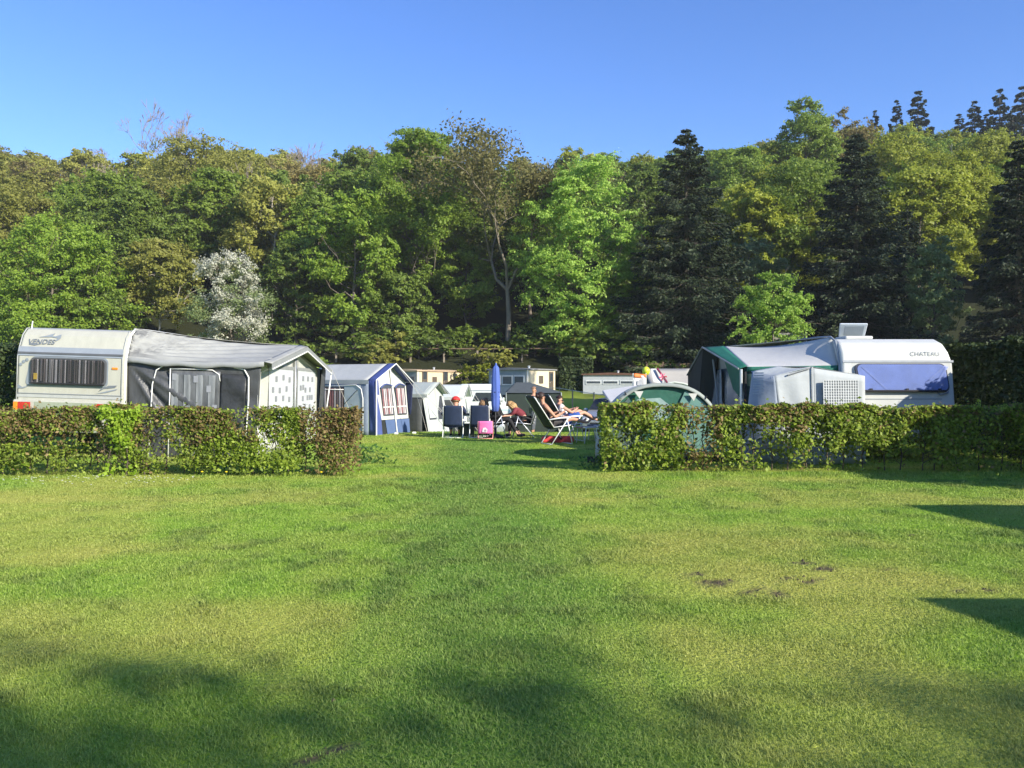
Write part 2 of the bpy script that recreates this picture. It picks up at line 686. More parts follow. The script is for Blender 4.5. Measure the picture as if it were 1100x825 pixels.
def hedge(name, label, x0, x1, y0, y1, H, dens_fn, mix_fn, n, seed, parts=(('green_leaves', HG), ('brown_leaves', HB), ('dull_leaves', HD)), size=(.026, .048), stem_gap=.3, cat='hedge', flare=0):
    rng = np.random.default_rng(seed)
    root = thing(name, label, cat, ((x0 + x1) / 2, (y0 + y1) / 2, 0))
    x = x0 + (x1 - x0) * rng.random(n)
    # leaves crowd at the clipped faces
    v = rng.random(n)
    dy = np.where(v < .55, rng.beta(1.1, 5, n), np.where(v < .7, 1 - rng.beta(1.1, 5, n), rng.random(n)))
    if y1 - y0 > x1 - x0:
        x, dy = x0 + (x1 - x0) * dy, rng.random(n)
    z = H * np.where(rng.random(n) < .22, 1 - rng.beta(1, 9, n), .04 + .96 * rng.random(n))
    bulge = (fbm(x * 1.6 + seed, z * 1.9, 3) - .5)
    y = y0 + (y1 - y0) * dy + bulge * .34 * np.where(dy < .5, 1, -1)
    z = z + (fbm(x * 2.1 + 5 * seed, y * 2, 3) - .5) * .24 * (z / H) ** 2
    stray = rng.random(n) < .022
    z = np.where(stray, z + rng.random(n) * .11 * (z > H * .88), z)
    k = rng.random(n) < dens_fn(x, z, fbm(x * 2.6 + seed * 3, z * 2.6 + dy * 1.5, 3))
    x, y, z, dy = x[k], y[k], z[k], dy[k]
    nrm = rng.normal(size=(len(x), 3)) * .75 + np.stack([0 * x, np.where(dy < .45, -.75, np.where(dy > .7, .6, 0)), .35 + .8 * (z > H * .85)], 1)
    s = size[0] + (size[1] - size[0]) * rng.random(len(x)) ** 1.5
    which = mix_fn(x, z, fbm(x * 1.7 + seed * 7, z * 2.3, 3), rng.random(len(x)))
    C = np.stack([x, y, z], 1) - np.array(root.location)
    for i, (pn, pm) in enumerate(parts):
        q = which == i
        if q.any():
            Vv, Ff = leaf_geo(rng, C[q], nrm[q], s[q], .62)
            mesh_np(pn, Vv, Ff, 4, pm, root)
    st = MB()
    xx = x0 + .1
    rr = random.Random(seed)
    while xx < x1:
        yb = (y0 + y1) / 2 + rr.uniform(-.1, .1)
        top = H * rr.uniform(.8, .97)
        p = [Vector((xx, yb, -.05))]
        for q in range(1, 5):
            p.append(Vector((xx + rr.uniform(-.05, .05), yb + rr.uniform(-.04, .04), top * q / 4)))
        st.tube(p, [.014, .012, .010, .007, .004], 5)
        for q in range(13):
            z0 = rr.uniform(.12, top * .9)
            a = rr.uniform(0, 6.28)
            l = rr.uniform(.15, .36)
            b0 = Vector((xx, yb, z0))
            b1 = b0 + Vector((math.cos(a) * l * .6, math.sin(a) * l * .6, l * .35))
            b2 = b0 + Vector((math.cos(a + .4) * l, math.sin(a + .4) * l, l * .9))
            if b2.z < H + .05:
                st.tube([b0, b1, b2], [.006, .004, .002], 4, False)
        xx += stem_gap * rr.uniform(.6, 1.4)
    st.v = [v_ - root.location for v_ in st.v]
    st.build('stems', BARK, root)
    return root


def X_(px, Y=14.4):
    return (px - 550) / F * Y


def dens_l(x, z, nz):
    zz = z / 1.17
    d = .10 + 1.1 * sstep(.36, .56, nz)
    far = x < X_(112)                       # thinner stretch in front of the caravan
    d = np.where(far & (zz < .64) & (zz > .46), d * .16, d)
    d = np.where(far & (zz <= .46), d * .42, d)
    d = np.where((~far) & (zz < .5), d * .62, d)
    d = np.where(zz < .12, d * .5, d)
    d = np.where((x > X_(326)) & (x < X_(342)) & (zz < .7), d * .55, d)
    return d


def mix_l(x, z, nz, r):
    zz = z / 1.17
    pg = .17 + .25 * sstep(.5, .7, nz) + .40 * ((x > X_(225)) & (x < X_(325))) * sstep(.32, .6, nz)
    pg = pg + .25 * (zz < .5)
    e_ = sstep(X_(318), X_(350), x + .3 * (nz - .5))
    pg = pg * (1 - .7 * e_)
    pd = .30 + .22 * (zz < .45)
    pd = pd * (1 - .6 * e_)
    return np.where(r < pg, 0, np.where(r < pg + pd, 2, 1))


hedge('hedge', 'brown and green beech hedge in front of the grey awning and curtained caravan', -10.2, X_(386), 14.15, 14.85, 1.15, dens_l, mix_l, 84000, 4, size=(.02, .041))

sap = X_(131, 14.2)


def dens_s(x, z, nz):
    w_ = .27 + .07 * np.sin(z * 7) + .22 * (nz - .5)
    return np.clip(1.25 - ((x - sap) / w_) ** 4, 0, 1) * (.12 + 1.1 * sstep(.36, .56, nz))


HF = LEAF('sapling_leaf', (.22, .36, .02), (.40, .54, .07), .45, .42, 0)
hedge('shrub', 'bright yellow-green leafy shrub growing out of the brown hedge', sap - .38, sap + .38, 14.0, 14.5, 1.19, dens_s,
      lambda x, z, nz, r: np.zeros_like(x, int), 3600, 9, (('leaves', HF),), (.03, .05), .2, 'shrub')


def dens_r(x, z, nz):
    zz = z / 1.2
    d = .08 + 1.1 * sstep(.36, .56, nz)
    d = np.where(zz < .22, d * .42, d)
    gap = (x > X_(736, 15)) & (x < X_(768, 15))
    d = np.where(gap & (zz > .30), d * .20, d)
    gap2 = (x > X_(790, 15)) & (x < X_(850, 15)) & (zz > .3) & (zz < .72)
    d = np.where(gap2, d * .22, d)
    gap3 = (x > X_(752, 15)) & (x < X_(1100, 15)) & (zz < .38)
    d = np.where(gap3, d * .34, d)
    return d


def mix_r(x, z, nz, r):
    zz = z / 1.2
    pb = .05 + .16 * (zz > .82)
    pb = np.where((x > X_(733, 15)) & (x < X_(772, 15)), .55, pb)
    pb = np.where((x > X_(800, 15)) & (x < X_(870, 15)) & (zz > .6), .42, pb)
    pg = .62 + .2 * sstep(.45, .65, nz)
    return np.where(r < pb, 1, np.where(r < pb + (1 - pb) * pg, 0, 2))


hedge('hedge', 'green leafy beech hedge in front of the dome tent and the blue blind caravan', X_(645, 15), 11.0, 14.7, 15.5, 1.17, dens_r, mix_r, 86000, 6, size=(.024, .050))

HT = LEAF('conifer_hedge_leaf', (.024, .042, .013), (.07, .10, .03), .2, .6, 0)
full = lambda x, z, nz: .55 + .5 * nz
full_long = lambda x, z, nz: .6 + .5 * nz
allz = lambda x, z, nz, r: np.zeros_like(x, int)
hedge('tall_hedge', 'tall dark clipped conifer hedge to the right of the blue blind caravan', 9.75, 11.0, 10.3, 21.5, 2.42, full_long, allz, 60000, 12, (('foliage', HT),), (.035, .07), .8)
hedge('tall_hedge', 'dark hedge between the middle and the right mobile homes', 3.5, 5.9, 61.2, 62.8, 3.3, full, allz, 12000, 14, (('foliage', HT),), (.07, .16), 1.2)
hedge('tall_hedge', 'dark clipped conifer hedge to the left of the curtained caravan', -16, -10.72, 18.1, 19.2, 2.42, full, allz, 20000, 13, (('foliage', HT),), (.035, .07), .8)

# dandelions along the foot of the left hedge
yel = M('dandelion_yellow', (.75, .55, .02), .7, .1)
grn = M('flower_stalk', (.10, .2, .04), .6, .1)
for px, py, lab in ((345, 507.5, 'yellow dandelion near the right end of the brown hedge'), (217, 508, 'yellow dandelion at the foot of the brown hedge left of its middle'), (243, 506, 'small yellow flower under the middle of the brown hedge')):
    Y = 13.9
    X = X_(px, Y)
    t = thing('dandelion', lab, 'flower', (X, Y, gz(X, Y)))
    MB().tube([(0, 0, 0), (.004, 0, .06), (0, 0, .10)], .003, 5).build('stalk', grn, t)
    MB().lathe([(.004, .095), (.022, .105), (.024, .112), (.012, .12), (.002, .122)], 10).build('flower_head', yel, t)
# leafy weeds at the right end of the left hedge
wl = LEAF('weed_leaf', (.05, .12, .025), (.10, .19, .04), .3, .5, 0)
for px, py, h_, n_, lab in ((392, 497, .34, 240, 'low green weeds at the right end of the brown hedge'), (652, 503, .22, 200, 'low green weeds at the left end of the green hedge')):
    Y = EYE * F / (py - HZ)
    X = X_(px, Y)
    t = thing('weed_clump', lab, 'weeds', (X, Y, gz(X, Y)))
    r_ = np.random.default_rng(px)
    C = r_.normal(size=(n_, 3)) * np.array([.28, .18, 0]) + np.array([0, 0, 1]) * (r_.random((n_, 1)) ** 1.4 * h_)
    Vv, Ff = leaf_geo(r_, C, r_.normal(size=(n_, 3)) + np.array([0, -.3, 1]), .03 + .03 * r_.random(n_), .5)
    mesh_np('leaves', Vv, Ff, 4, wl, t)
    sm = MB()
    for i in range(14):
        c = C[i * 7]
        sm.tube([(c[0] * .05, c[1] * .05, -.03), tuple(c)], [.004, .002], 4)
    sm.build('stems', grn, t)

# ------------------------------------------------------------------ trees
TB = M('tree_bark', (.15, .125, .10), .9, .35, 6, .5, 25, stretch=(1, 1, .25))
PB = M('pale_bark', (.42, .38, .33), .85, .25, 6, .3, 25, stretch=(1, 1, .3))
OB = M('oak_bark', (.20, .17, .13), .9, .3, 6, .5, 25, stretch=(1, 1, .25))
LF = {
    'fresh': LEAF('leaf_fresh', (.165, .275, .03), (.31, .42, .055), .48, .5, .12),
    'bright': LEAF('leaf_bright', (.23, .39, .055), (.42, .57, .11), .5, .5, .12),
    'green': LEAF('leaf_green', (.15, .235, .03), (.28, .37, .055), .48, .5, .18),
    'dark': LEAF('leaf_dark', (.105, .165, .026), (.20, .27, .045), .4, .5, .2),
    'olive': LEAF('leaf_olive', (.24, .25, .045), (.39, .39, .09), .48, .55, .2),
    'brown': LEAF('leaf_brown', (.20, .17, .05), (.31, .26, .09), .48, .6, .2),
    'yellow': LEAF('leaf_yellow', (.24, .29, .03), (.42, .45, .06), .5, .5, .15),
    'grey': LEAF('leaf_grey', (.17, .23, .085), (.30, .36, .15), .45, .55, .1),
    'needle': LEAF('spruce_needles', (.018, .030, .015), (.062, .085, .036), .1, .6, .1),
    'pine': LEAF('pine_needles', (.018, .034, .018), (.045, .068, .034), .08, .6, .1),
    'blossom': LEAF('blossom_petals', (.36, .37, .27), (.58, .57, .47), .3, .6, .05),
}


def limb(mb, a, b, r0, r1, rng, n=5, wob=.06, sides=6):
    L = (b - a).length
    pts, rs = [], []
    for i in range(n + 1):
        t = i / n
        p = a.lerp(b, t)
        p.z += -.10 * L * math.sin(math.pi * t) * (1 if b.z > a.z else 0) + .0
        if 0 < i < n:
            p += Vector(rng.normal(size=3)) * wob * L
        pts.append(p)
        rs.append(r0 + (r1 - r0) * t)
    mb.tube(pts, rs, sides, False)
    return pts


def broadleaf(seed, H, Rd, base, nclump, nleaf, lsize, flat=.55, prof=.75, trunk_r=None, open_=.0, lean=0.0, two=False):
    """trunk mesh and leaf arrays of a broad-leaved tree: limbs run to leafy clumps spread through the crown"""
    rng = np.random.default_rng(seed)
    tr = trunk_r or H * .014
    mb = MB()
    axis_pts = []
    for i in range(9):
        t = i / 8
        axis_pts.append(Vector((lean * H * t * t + rng.normal() * .012 * H * (i > 0), rng.normal() * .012 * H * (i > 0), H * .93 * t - .4 * (i == 0))))
    mb.tube(axis_pts, [tr * (1.35 if i == 0 else (1 - .87 * i / 8)) for i in range(9)], 8, False)

    def on_axis(z):
        t = min(max(z / (H * .93), 0), .999) * 8
        i = int(t)
        return axis_pts[i].lerp(axis_pts[i + 1], t - i)
    cl = []
    ph = rng.random(3) * 6.28
    while len(cl) < nclump:
        t = rng.random() ** .9
        z = base + (H - base) * t
        pr = math.sin(math.pi * min(.12 + .80 * t, 1)) ** prof
        a = rng.random() * 6.283
        lump = 1 + .22 * math.sin(2 * a + ph[0] + 3 * t) + .15 * math.sin(3 * a + ph[1] - 5 * t)
        rr = Rd * pr * lump * (.35 + .65 * math.sqrt(rng.random()))
        c = on_axis(z) + Vector((math.cos(a) * rr, math.sin(a) * rr, 0))
        c.z = z
        cl.append((c, Rd * rng.uniform(.14, .36) * (.6 + .5 * pr)))
    for i, (c, rc) in enumerate(cl):
        if i % 2 == 0 or open_:
            z0 = max(base * .85, c.z - math.hypot(c.x, c.y) * rng.uniform(.5, 1.0))
            a = on_axis(min(z0, H * .85))
            r0 = tr * rng.uniform(.22, .42) * (1.1 - z0 / H)
            pts = limb(mb, a, c, max(r0, .02), .015, rng)
            for q in range(3 if open_ else 1):
                e = c + Vector(rng.normal(size=3)) * rc * .8
                limb(mb, pts[3], e, max(r0 * .4, .014), .008, rng, 3, .05, 4)
    # twigs: every clump splits into small sprays of its own, and some leaves stray between the clumps
    cl2 = []
    for c, rc in cl:
        for q in range(5):
            o_ = Vector(rng.normal(size=3)) * rc * .52
            o_.z *= .6
            cl2.append((c + o_, rc * rng.uniform(.28, .62)))
    wts = np.array([rc ** 2 for _, rc in cl2])
    k = rng.choice(len(cl2), nleaf, p=wts / wts.sum())
    cc = np.array([tuple(c) for c, _ in cl2])[k]
    rc = np.array([r for _, r in cl2])[k]
    tilt = rng.normal(size=(len(cl2), 2)) * .45
    off = rng.normal(size=(nleaf, 3)) * .52
    off = off * rc[:, None]
    off[:, 2] = off[:, 2] * flat * .7 + off[:, 0] * tilt[k, 0] + off[:, 1] * tilt[k, 1]
    dirs = unit(off + 1e-6)
    C = cc + off
    out = unit(np.stack([C[:, 0], C[:, 1], np.zeros(nleaf)], 1) + 1e-6)
    Nn = dirs * .3 + out * .45 + np.array([0, 0, .5]) + rng.normal(size=(nleaf, 3)) * .55
    S = lsize * (.6 + .8 * rng.random(nleaf))
    return mb, leaf_geo(rng, C, Nn, S, .6)


def conifer(seed, H, Rd, nlev, base=.6, droop=.28, lsize=.2, dens=11, power=.8, tuft=0):
    rng = np.random.default_rng(seed)
    mb = MB()
    mb.tube([(0, 0, -.5), (0, 0, H * .5), (0, 0, H)], [H * .016, H * .010, .02], 8, False)
    C, Nn, A = [], [], []
    for i in range(nlev):
        t = (i + rng.random() * .6) / nlev
        zl = base + (H - base) * t
        L0 = Rd * ((1 - t) ** power) * (1 + .07 * math.sin(i * 1.3 + seed)) + .12
        k = int(rng.integers(6, 9))
        for q in range(k):
            a = 6.283 * (q + rng.random() * .8) / k
            L = L0 * (rng.uniform(.5, 1.25) if tuft else rng.uniform(.76, 1.12))
            tj = min(max(t + rng.uniform(-1.6, 1.6) / nlev * (1 if t < .93 else 0), 0), .995)
            z = base + (H - base) * tj
            L *= ((1 - tj) / (1 - t)) ** power if t < .93 else 1
            u = np.array([math.cos(a), math.sin(a), 0])
            s_ = np.array([-math.sin(a), math.cos(a), 0])
            up = .25 * (t ** 2)
            pts = [Vector(u * L * f) + Vector((0, 0, z + L * (up * f - droop * f * (1.5 - .95 * f)))) for f in (0, .35, .7, 1)]
            mb.tube(pts, [max(.008 * L, .01), .006 * L, .004 * L, .003], 3, False)
            n = max(8, int(L * dens * (2.0 if tuft == 0 else 1)))
            f = rng.random(n) ** .65
            if tuft:
                f = .75 + .3 * rng.random(n)
            w_ = rng.normal(size=n) * (.10 + .16 * L * (1 - f) * f * 1.6 + tuft * .3)
            hang = -np.abs(rng.normal(size=n)) * .16 * (L * .3 + .25) + tuft * rng.random(n) * .3
            zz = z + L * (up * f - droop * f * (1.5 - .95 * f)) + hang
            C.append(np.outer(f * L, u) + np.outer(w_, s_) + np.stack([0 * f, 0 * f, zz], 1))
            Nn.append(np.tile(u * .35 + np.array([0, 0, .55]), (n, 1)) + rng.normal(size=(n, 3)) * .55)
            A.append(np.tile(u, (n, 1)) + np.outer(np.sign(w_) * .6, s_) + np.array([0, 0, -.55]) + rng.normal(size=(n, 3)) * .3)
    C, Nn, A = np.concatenate(C), np.concatenate(Nn), np.concatenate(A)
    Nn = Nn - unit(A) * np.sum(Nn * unit(A), 1, keepdims=True)
    S = lsize * (.6 + .8 * rng.random(len(C)))
    return mb, leaf_geo(rng, C, Nn, S, .42, A)


def bare(seed, H, Rd, depth=5, r=None, fall=.5, rmin=0.0):
    """leafless or nearly leafless tree: forking limbs; returns the mesh and the twig ends"""
    rng = np.random.default_rng(seed)
    mb = MB()
    ends = []

    def grow(p, d_, L, r_, lev):
        q = p + d_ * L
        m = p.lerp(q, .5) + Vector(rng.normal(size=3)) * L * .05
        mb.tube([p, m, q], [r_, r_ * .85, r_ * .68], 6 if lev < 2 else 3, False)
        if lev >= depth:
            ends.append(q)
            return
        if lev >= 2: ends.append(m)
        for _ in range(int(rng.integers(2, 4)) + (lev == 0)):
            nd = (d_ + Vector(rng.normal(size=3)) * .42 * Rd + Vector((0, 0, .10))).normalized()
            grow(q, nd, L * rng.uniform(.60, .86), max(r_ * rng.uniform(fall, fall + .18), rmin), lev + 1)
    r = r or H * .012
    grow(Vector((0, 0, -.4)), Vector((0, 0, 1)), H * .34, r, 0)
    zs = max(v.z for v in mb.v)
    k = H / zs
    for i, v in enumerate(mb.v):
        mb.v[i] = v * k
    return mb, [e * k for e in ends]


def tree_thing(name, label, loc, rz, trunk, crown, tmat, cmat, group=None, cname='crown'):
    t = thing(name, label, 'tree', loc, rz, group)
    trunk.build('trunk', tmat, t, True) if isinstance(trunk, MB) else link(trunk, 'trunk', t)
    if crown is not None:
        mesh_np(cname, crown[0], crown[1], 4, cmat, t) if isinstance(crown, tuple) else link(crown, cname, t)
    return t


def link(me, name, parent):
    o = bpy.data.objects.new(name, me)
    COL.objects.link(o)
    o.parent = parent
    return o


def at_tree(px, Y):
    X = (px - 550) / F * Y
    return X, gz(X, Y)


def front(px, top, Y, rpx, kind, label, seed, nleaf=15000, base=.28, nclump=90, ls=.26, name='broadleaf_tree', bark=TB, **kw):
    """a tree one can tell apart at the wood's edge"""
    X, z = at_tree(px, Y)
    H = EYE + (HZ - top) / F * Y - z
    mb, geo = broadleaf(seed, H, rpx / F * Y, H * base, int(nclump * 1.5), int(nleaf * 3.0), ls * .46, **kw)
    return tree_thing(name, label, (X, Y, z), 0, mb, geo, bark, LF[kind])


front(55, 236, 65, 62, 'fresh', 'round fluffy fresh green tree left of the curtained caravan', 21, 20000, .08, 110, .22, flat=.5)
front(8, 205, 76, 60, 'olive', 'olive green tree at the left edge behind the fluffy fresh green tree', 22, 14000, .15)
front(150, 212, 74, 46, 'dark', 'dark green dense tree behind the curtained caravan', 23, 15000, .22, 80)
front(172, 262, 69, 42, 'olive', 'olive green tree with a visible pale stem above the curtained caravan', 24, 9000, .35, 55, bark=PB)
front(100, 300, 66, 36, 'dark', 'low dark bushy tree directly above the curtained caravan roof', 25, 8000, .08, 60)
front(215, 158, 98, 62, 'olive', 'olive yellow spring tree high behind the white blossoming tree', 26, 15000, .2, 90, .3)
front(345, 215, 76, 38, 'green', 'slender green tree to the left of the pair of tall green oaks', 27, 11000, .2, 70)
front(380, 212, 70, 40, 'fresh', 'bright mid green tree above the blue awning', 28, 12000, .2, 70)
front(318, 262, 72, 34, 'dark', 'dark green tree between the white blossoming tree and the slender green tree', 29, 8000, .15, 55)
front(452, 143, 76, 52, 'fresh', 'tall broad green oak left of the thinly leaved brown oak', 30, 24000, .22, 110, .26, bark=OB, open_=1)
front(412, 190, 84, 38, 'green', 'green tree half hidden behind the tall broad green oak', 31, 9000, .2, 60)
front(430, 295, 70, 34, 'dark', 'small dark green understorey tree below the tall broad green oak', 32, 7000, .15, 45)
front(500, 270, 76, 34, 'green', 'understorey green tree between the two oaks', 33, 7000, .2, 45)
front(622, 178, 69, 54, 'bright', 'light green layered beech right of the thinly leaved brown oak', 34, 25000, .08, 130, .22, flat=.35, prof=.6)
front(655, 300, 69, 30, 'fresh', 'small fresh green tree left of the tallest spruce', 35, 8000, .06, 55, .2)
front(606, 330, 70, 34, 'dark', 'low dark green bush below the light green beech', 36, 7000, .04, 45, .2, name='tall_bush')
front(690, 235, 84, 36, 'yellow', 'yellow green tree peeping out left of the tallest spruce', 37, 8000, .2, 60)
front(865, 112, 112, 38, 'green', 'bright leafy tree standing up on the skyline between the spruces', 38, 12000, .15, 70, .34)
front(868, 178, 82, 58, 'green', 'big mid green tree between the two tall spruces', 39, 20000, .12, 110, .27)
front(805, 262, 74, 36, 'grey', 'grey green tree right of the tallest spruce', 40, 9000, .12, 60)
front(832, 296, 60, 34, 'bright', 'young bright green tree behind the white awning roof', 41, 9000, .12, 60, .17)
front(1003, 258, 64, 26, 'grey', 'narrow grey green willow-like tree right of the second tall spruce', 42, 9000, .12, 60, .2, flat=.9)
front(1022, 168, 88, 46, 'yellow', 'big yellow green tree between the second spruce and the right edge spruce', 43, 20000, .15, 110, .28)
front(960, 150, 104, 46, 'yellow', 'yellow green tree high behind the second tall spruce', 44, 12000, .15, 80, .32)
front(1060, 150, 108, 44, 'yellow', 'yellow green tree high on the slope left of the right edge spruce', 45, 12000, .15, 80, .32)
front(905, 128, 118, 40, 'brown', 'brownish budding tree on the skyline above the second tall spruce', 46, 9000, .2, 60, .34)
front(780, 205, 88, 40, 'yellow', 'yellow olive tree right of the tip of the tallest spruce', 48, 10000, .15, 70)
front(285, 205, 92, 50, 'brown', 'brown budding tree above and right of the white blossoming tree', 49, 11000, .25, 80, .3)
front(108, 225, 88, 48, 'brown', 'thin brown budding tree up the slope behind the dark dense tree', 50, 8000, .25, 70, .28)

# blossoming tree and its low companion
X, z = at_tree(247, 62)
mb, geo = broadleaf(60, 9.6, 2.4, 1.0, 110, 24000, .075, .85, .55)
t = tree_thing('blossom_tree', 'white blossoming tree between the curtained caravan and the grey awning gable', (X, 62, z), 0, mb, geo, TB, LF['blossom'], cname='blossom')
mb2, geo2 = broadleaf(61, 9.3, 2.4, 1.2, 80, 9000, .085, .7, .6)
mesh_np('leaves', geo2[0], geo2[1], 4, LF['grey'], t)
X, z = at_tree(256, 59)
mb, geo = broadleaf(62, 3.6, 1.6, .2, 50, 9000, .07, .8, .6)
tree_thing('blossom_bush', 'low white flowering bush at the foot of the blossoming tree', (X, 59, z), 0, mb, geo, TB, LF['blossom'], cname='blossom')

# tall oak with few leaves
X, z = at_tree(545, 71)
H = EYE + (HZ - 144) / F * 71 - z
mb, ends = bare(70, H, 1.0, 6, .30)
rng = np.random.default_rng(70)
E = np.array([tuple(e) for e in ends])
k = rng.integers(0, len(E), 17000)
C = E[k] + rng.normal(size=(len(k), 3)) * .45
geo = leaf_geo(rng, C, rng.normal(size=(len(k), 3)) + np.array([0, 0, .6]), .14 * (.6 + .8 * rng.random(len(k))), .55)
tree_thing('oak', 'tall thinly leaved brown oak with bare limbs above the blue parasol', (X, 71, z), .6, mb, geo, OB, LEAF('leaf_oak_bud', (.13, .125, .04), (.21, .19, .065), .35, .6, 0))

# bare trees
for px, top, Y, sd, rd, lab in ((152, 114, 150, 71, .9, 'bare pale tree on the ridge, left one of the leafless pair'), (194, 116, 152, 72, .9, 'bare pale tree on the ridge, right one of the leafless pair'),
                                (270, 178, 90, 73, .8, 'pale leafless tree with a forked stem above the white blossoming tree'), (117, 172, 112, 74, 1.0, 'pale leafless tree on the upper left slope'),
                                (320, 150, 135, 75, .8, 'grey leafless treetop on the ridge left of the green oak'), (370, 190, 95, 76, .9, 'grey leafless tree behind the slender green tree')):
    X, z = at_tree(px, Y)
    H = EYE + (HZ - top) / F * Y - z
    mb, ends = bare(sd, H, rd, 6, .16 + Y * .0008, .55, .00036 * Y)
    tree_thing('bare_tree', lab, (X, Y, z), 0, mb, None, M('grey_bark', (.30, .25, .22), .85, .25, 6), None)

# spruces
for px, top, Y, rpx, sd, lab in ((737, 138, 66, 69, 80, 'tallest dark spruce behind the green awning'), (920, 142, 68, 60, 81, 'tall dark spruce behind the roof hatch of the blue blind caravan'), (1094, 148, 60, 50, 82, 'dark spruce cut by the right edge of the picture')):
    X, z = at_tree(px, Y)
    H = EYE + (HZ - top) / F * Y - z
    mb, geo = conifer(sd, H, rpx / F * Y * 1.36, int(H * 2.6), .5, .36, .135, 38, .72)
    tree_thing('spruce', lab, (X, Y, z), sd, mb, geo, TB, LF['needle'])
X, z = at_tree(975, 74)
H = EYE + (HZ - 225) / F * 74 - z
mb, geo = conifer(84, H, 3.6, int(H * 2.6), .6, .36, .135, 38, .72)
tree_thing('spruce', 'smaller dark spruce close to the right of the second tall spruce', (X, 74, z), 0, mb, geo, TB, LF['needle'])

# pines on the skyline
pn = conifer(90, 13, 3.0, 21, 2.8, .04, .17, 100, .85, .30)
pine_first = None
for i, (px, top, Y, lab) in enumerate(((986, 97, 150, 'tall pine alone on the skyline above the yellow green slope'), (963, 107, 152, 'narrow pine on the skyline left of the tall lone pine'), (940, 118, 155, 'short pine on the skyline left of the narrow pine'),
                                       (1047, 108, 150, 'broad dark pine on the skyline, left of the right corner group'), (1074, 95, 148, 'highest dark pine of the right corner group'), (1098, 92, 150, 'dark pine at the top right corner'),
                                       (1030, 122, 158, 'low dark pine right of the tall lone pine'), (1060, 122, 140, 'dark pine below the highest pine of the right corner group'), (1088, 118, 138, 'dark pine just below the top right corner'))):
    X, z = at_tree(px, Y)
    H = EYE + (HZ - top) / F * Y - z
    if pine_first is None:
        pine_first = tree_thing('pine', lab, (X, Y, z), 0, pn[0], pn[1], TB, LF['pine'])
        o = pine_first
    else:
        o = copy_tree(pine_first)
        o['label'] = lab
    o.location = (X, Y, z)
    s = H / 13
    o.scale = (s * .62, s * .62, s) if i in (1, 2) else (s * .85, s * .85, s)
    o.rotation_euler.z = i * 1.3
    o['group'] = 'pines on the skyline'

# the wooded hillside
PROTO = {}
for kind in ('green', 'dark', 'olive', 'brown', 'yellow', 'fresh'):
    PROTO[kind] = []
    for v in range(3):
        sd = 100 + 10 * v + list(LF).index(kind)
        H, Rd = (15, 4.4) if v != 1 else (16, 3.7)
        mb, geo = broadleaf(sd, H, Rd, H * (.22 if v else .16), 95 if kind != 'brown' else 110, 26000 if kind != 'brown' else 17000, .165, .75, .7, open_=1 if kind == 'brown' else 0)
        tm = bpy.data.objects
        o = mb.build('trunk', PB if v == 2 else TB, None, True)
        tme = o.data
        bpy.data.objects.remove(o)
        PROTO[kind].append((tme, mesh_np('crown', geo[0], geo[1], 4, LF[kind], False)))
WORD = {'green': 'mid green leafy', 'dark': 'dark green', 'olive': 'olive green', 'brown': 'brownish budding', 'yellow': 'yellow green', 'fresh': 'fresh green'}
ZONE = ((40, 'at the far left of the wood'), (120, 'above the curtained caravan'), (200, 'below the pair of leafless ridge trees'), (300, 'around the white blossoming tree'), (390, 'above the grey awning gable'),
        (500, 'around the tall broad green oak'), (580, 'around the thinly leaved oak'), (670, 'around the light green beech'), (800, 'behind the tallest spruce'), (880, 'between the two tall spruces'),
        (980, 'behind the second tall spruce'), (1060, 'left of the right edge spruce'), (9999, 'behind the right edge spruce'))
rng = np.random.default_rng(8)
placed = []
tries = 0
while len(placed) < 265 and tries < 60000:
    tries += 1
    Y = 77 + (182 - 77) * rng.random() ** .85
    X = (rng.random() * 2 - 1) * (.66 * Y + 6)
    sp = 5.6 + .008 * Y
    if any((X - a) ** 2 + (Y - b) ** 2 < sp * sp for a, b in placed):
        continue
    placed.append((X, Y))
placed.sort(key=lambda p: -p[1])
for X, Y in placed:
    px = 550 + X / Y * F
    nzv = float(fbm(np.array([X / 22 + 4]), np.array([Y / 22 + 2]), 2)[0])
    r_ = rng.random() * .75 + nzv * .5 - .12
    if px > 800:
        kind = 'yellow' if r_ < .42 else 'green' if r_ < .62 else 'fresh' if r_ < .8 else 'olive' if r_ < .92 else 'brown'
        if Y < 90 and r_ > .8: kind = 'dark'
    elif px > 560:
        kind = ('olive' if r_ < .4 else 'brown' if r_ < .55 else 'yellow' if r_ < .72 else 'green') if Y > 105 else ('green' if r_ < .5 else 'dark' if r_ < .75 else 'fresh')
    elif px > 330:
        kind = ('brown' if r_ < .3 else 'olive' if r_ < .66 else 'green' if r_ < .85 else 'dark') if Y > 105 else ('green' if r_ < .4 else 'dark' if r_ < .72 else 'olive')
    else:
        kind = ('brown' if r_ < .36 else 'olive' if r_ < .78 else 'yellow' if r_ < .92 else 'dark') if Y > 95 else ('dark' if r_ < .14 else 'olive' if r_ < .66 else 'brown' if r_ < .74 else 'green')
    v = int(rng.integers(0, 3))
    tme, cme = PROTO[kind][v]
    row = 'low on the slope' if Y < 95 else 'halfway up the hill' if Y < 125 else 'high on the hillside' if Y < 158 else 'on the ridge skyline'
    zone = [s for lim, s in ZONE if px < lim][0]
    t = thing('broadleaf_tree', f'{WORD[kind]} spring tree {row} {zone}', 'tree', (X, Y, gz(X, Y) - .3), rng.random() * 6.28, 'trees of the wooded hillside')
    link(tme, 'trunk', t)
    link(cme, 'crown', t)
    s = rng.uniform(.64, .92) * (.92 if Y > 150 else 1)
    t.scale = (s * rng.uniform(1.0, 1.3), s * rng.uniform(1.0, 1.3), s)

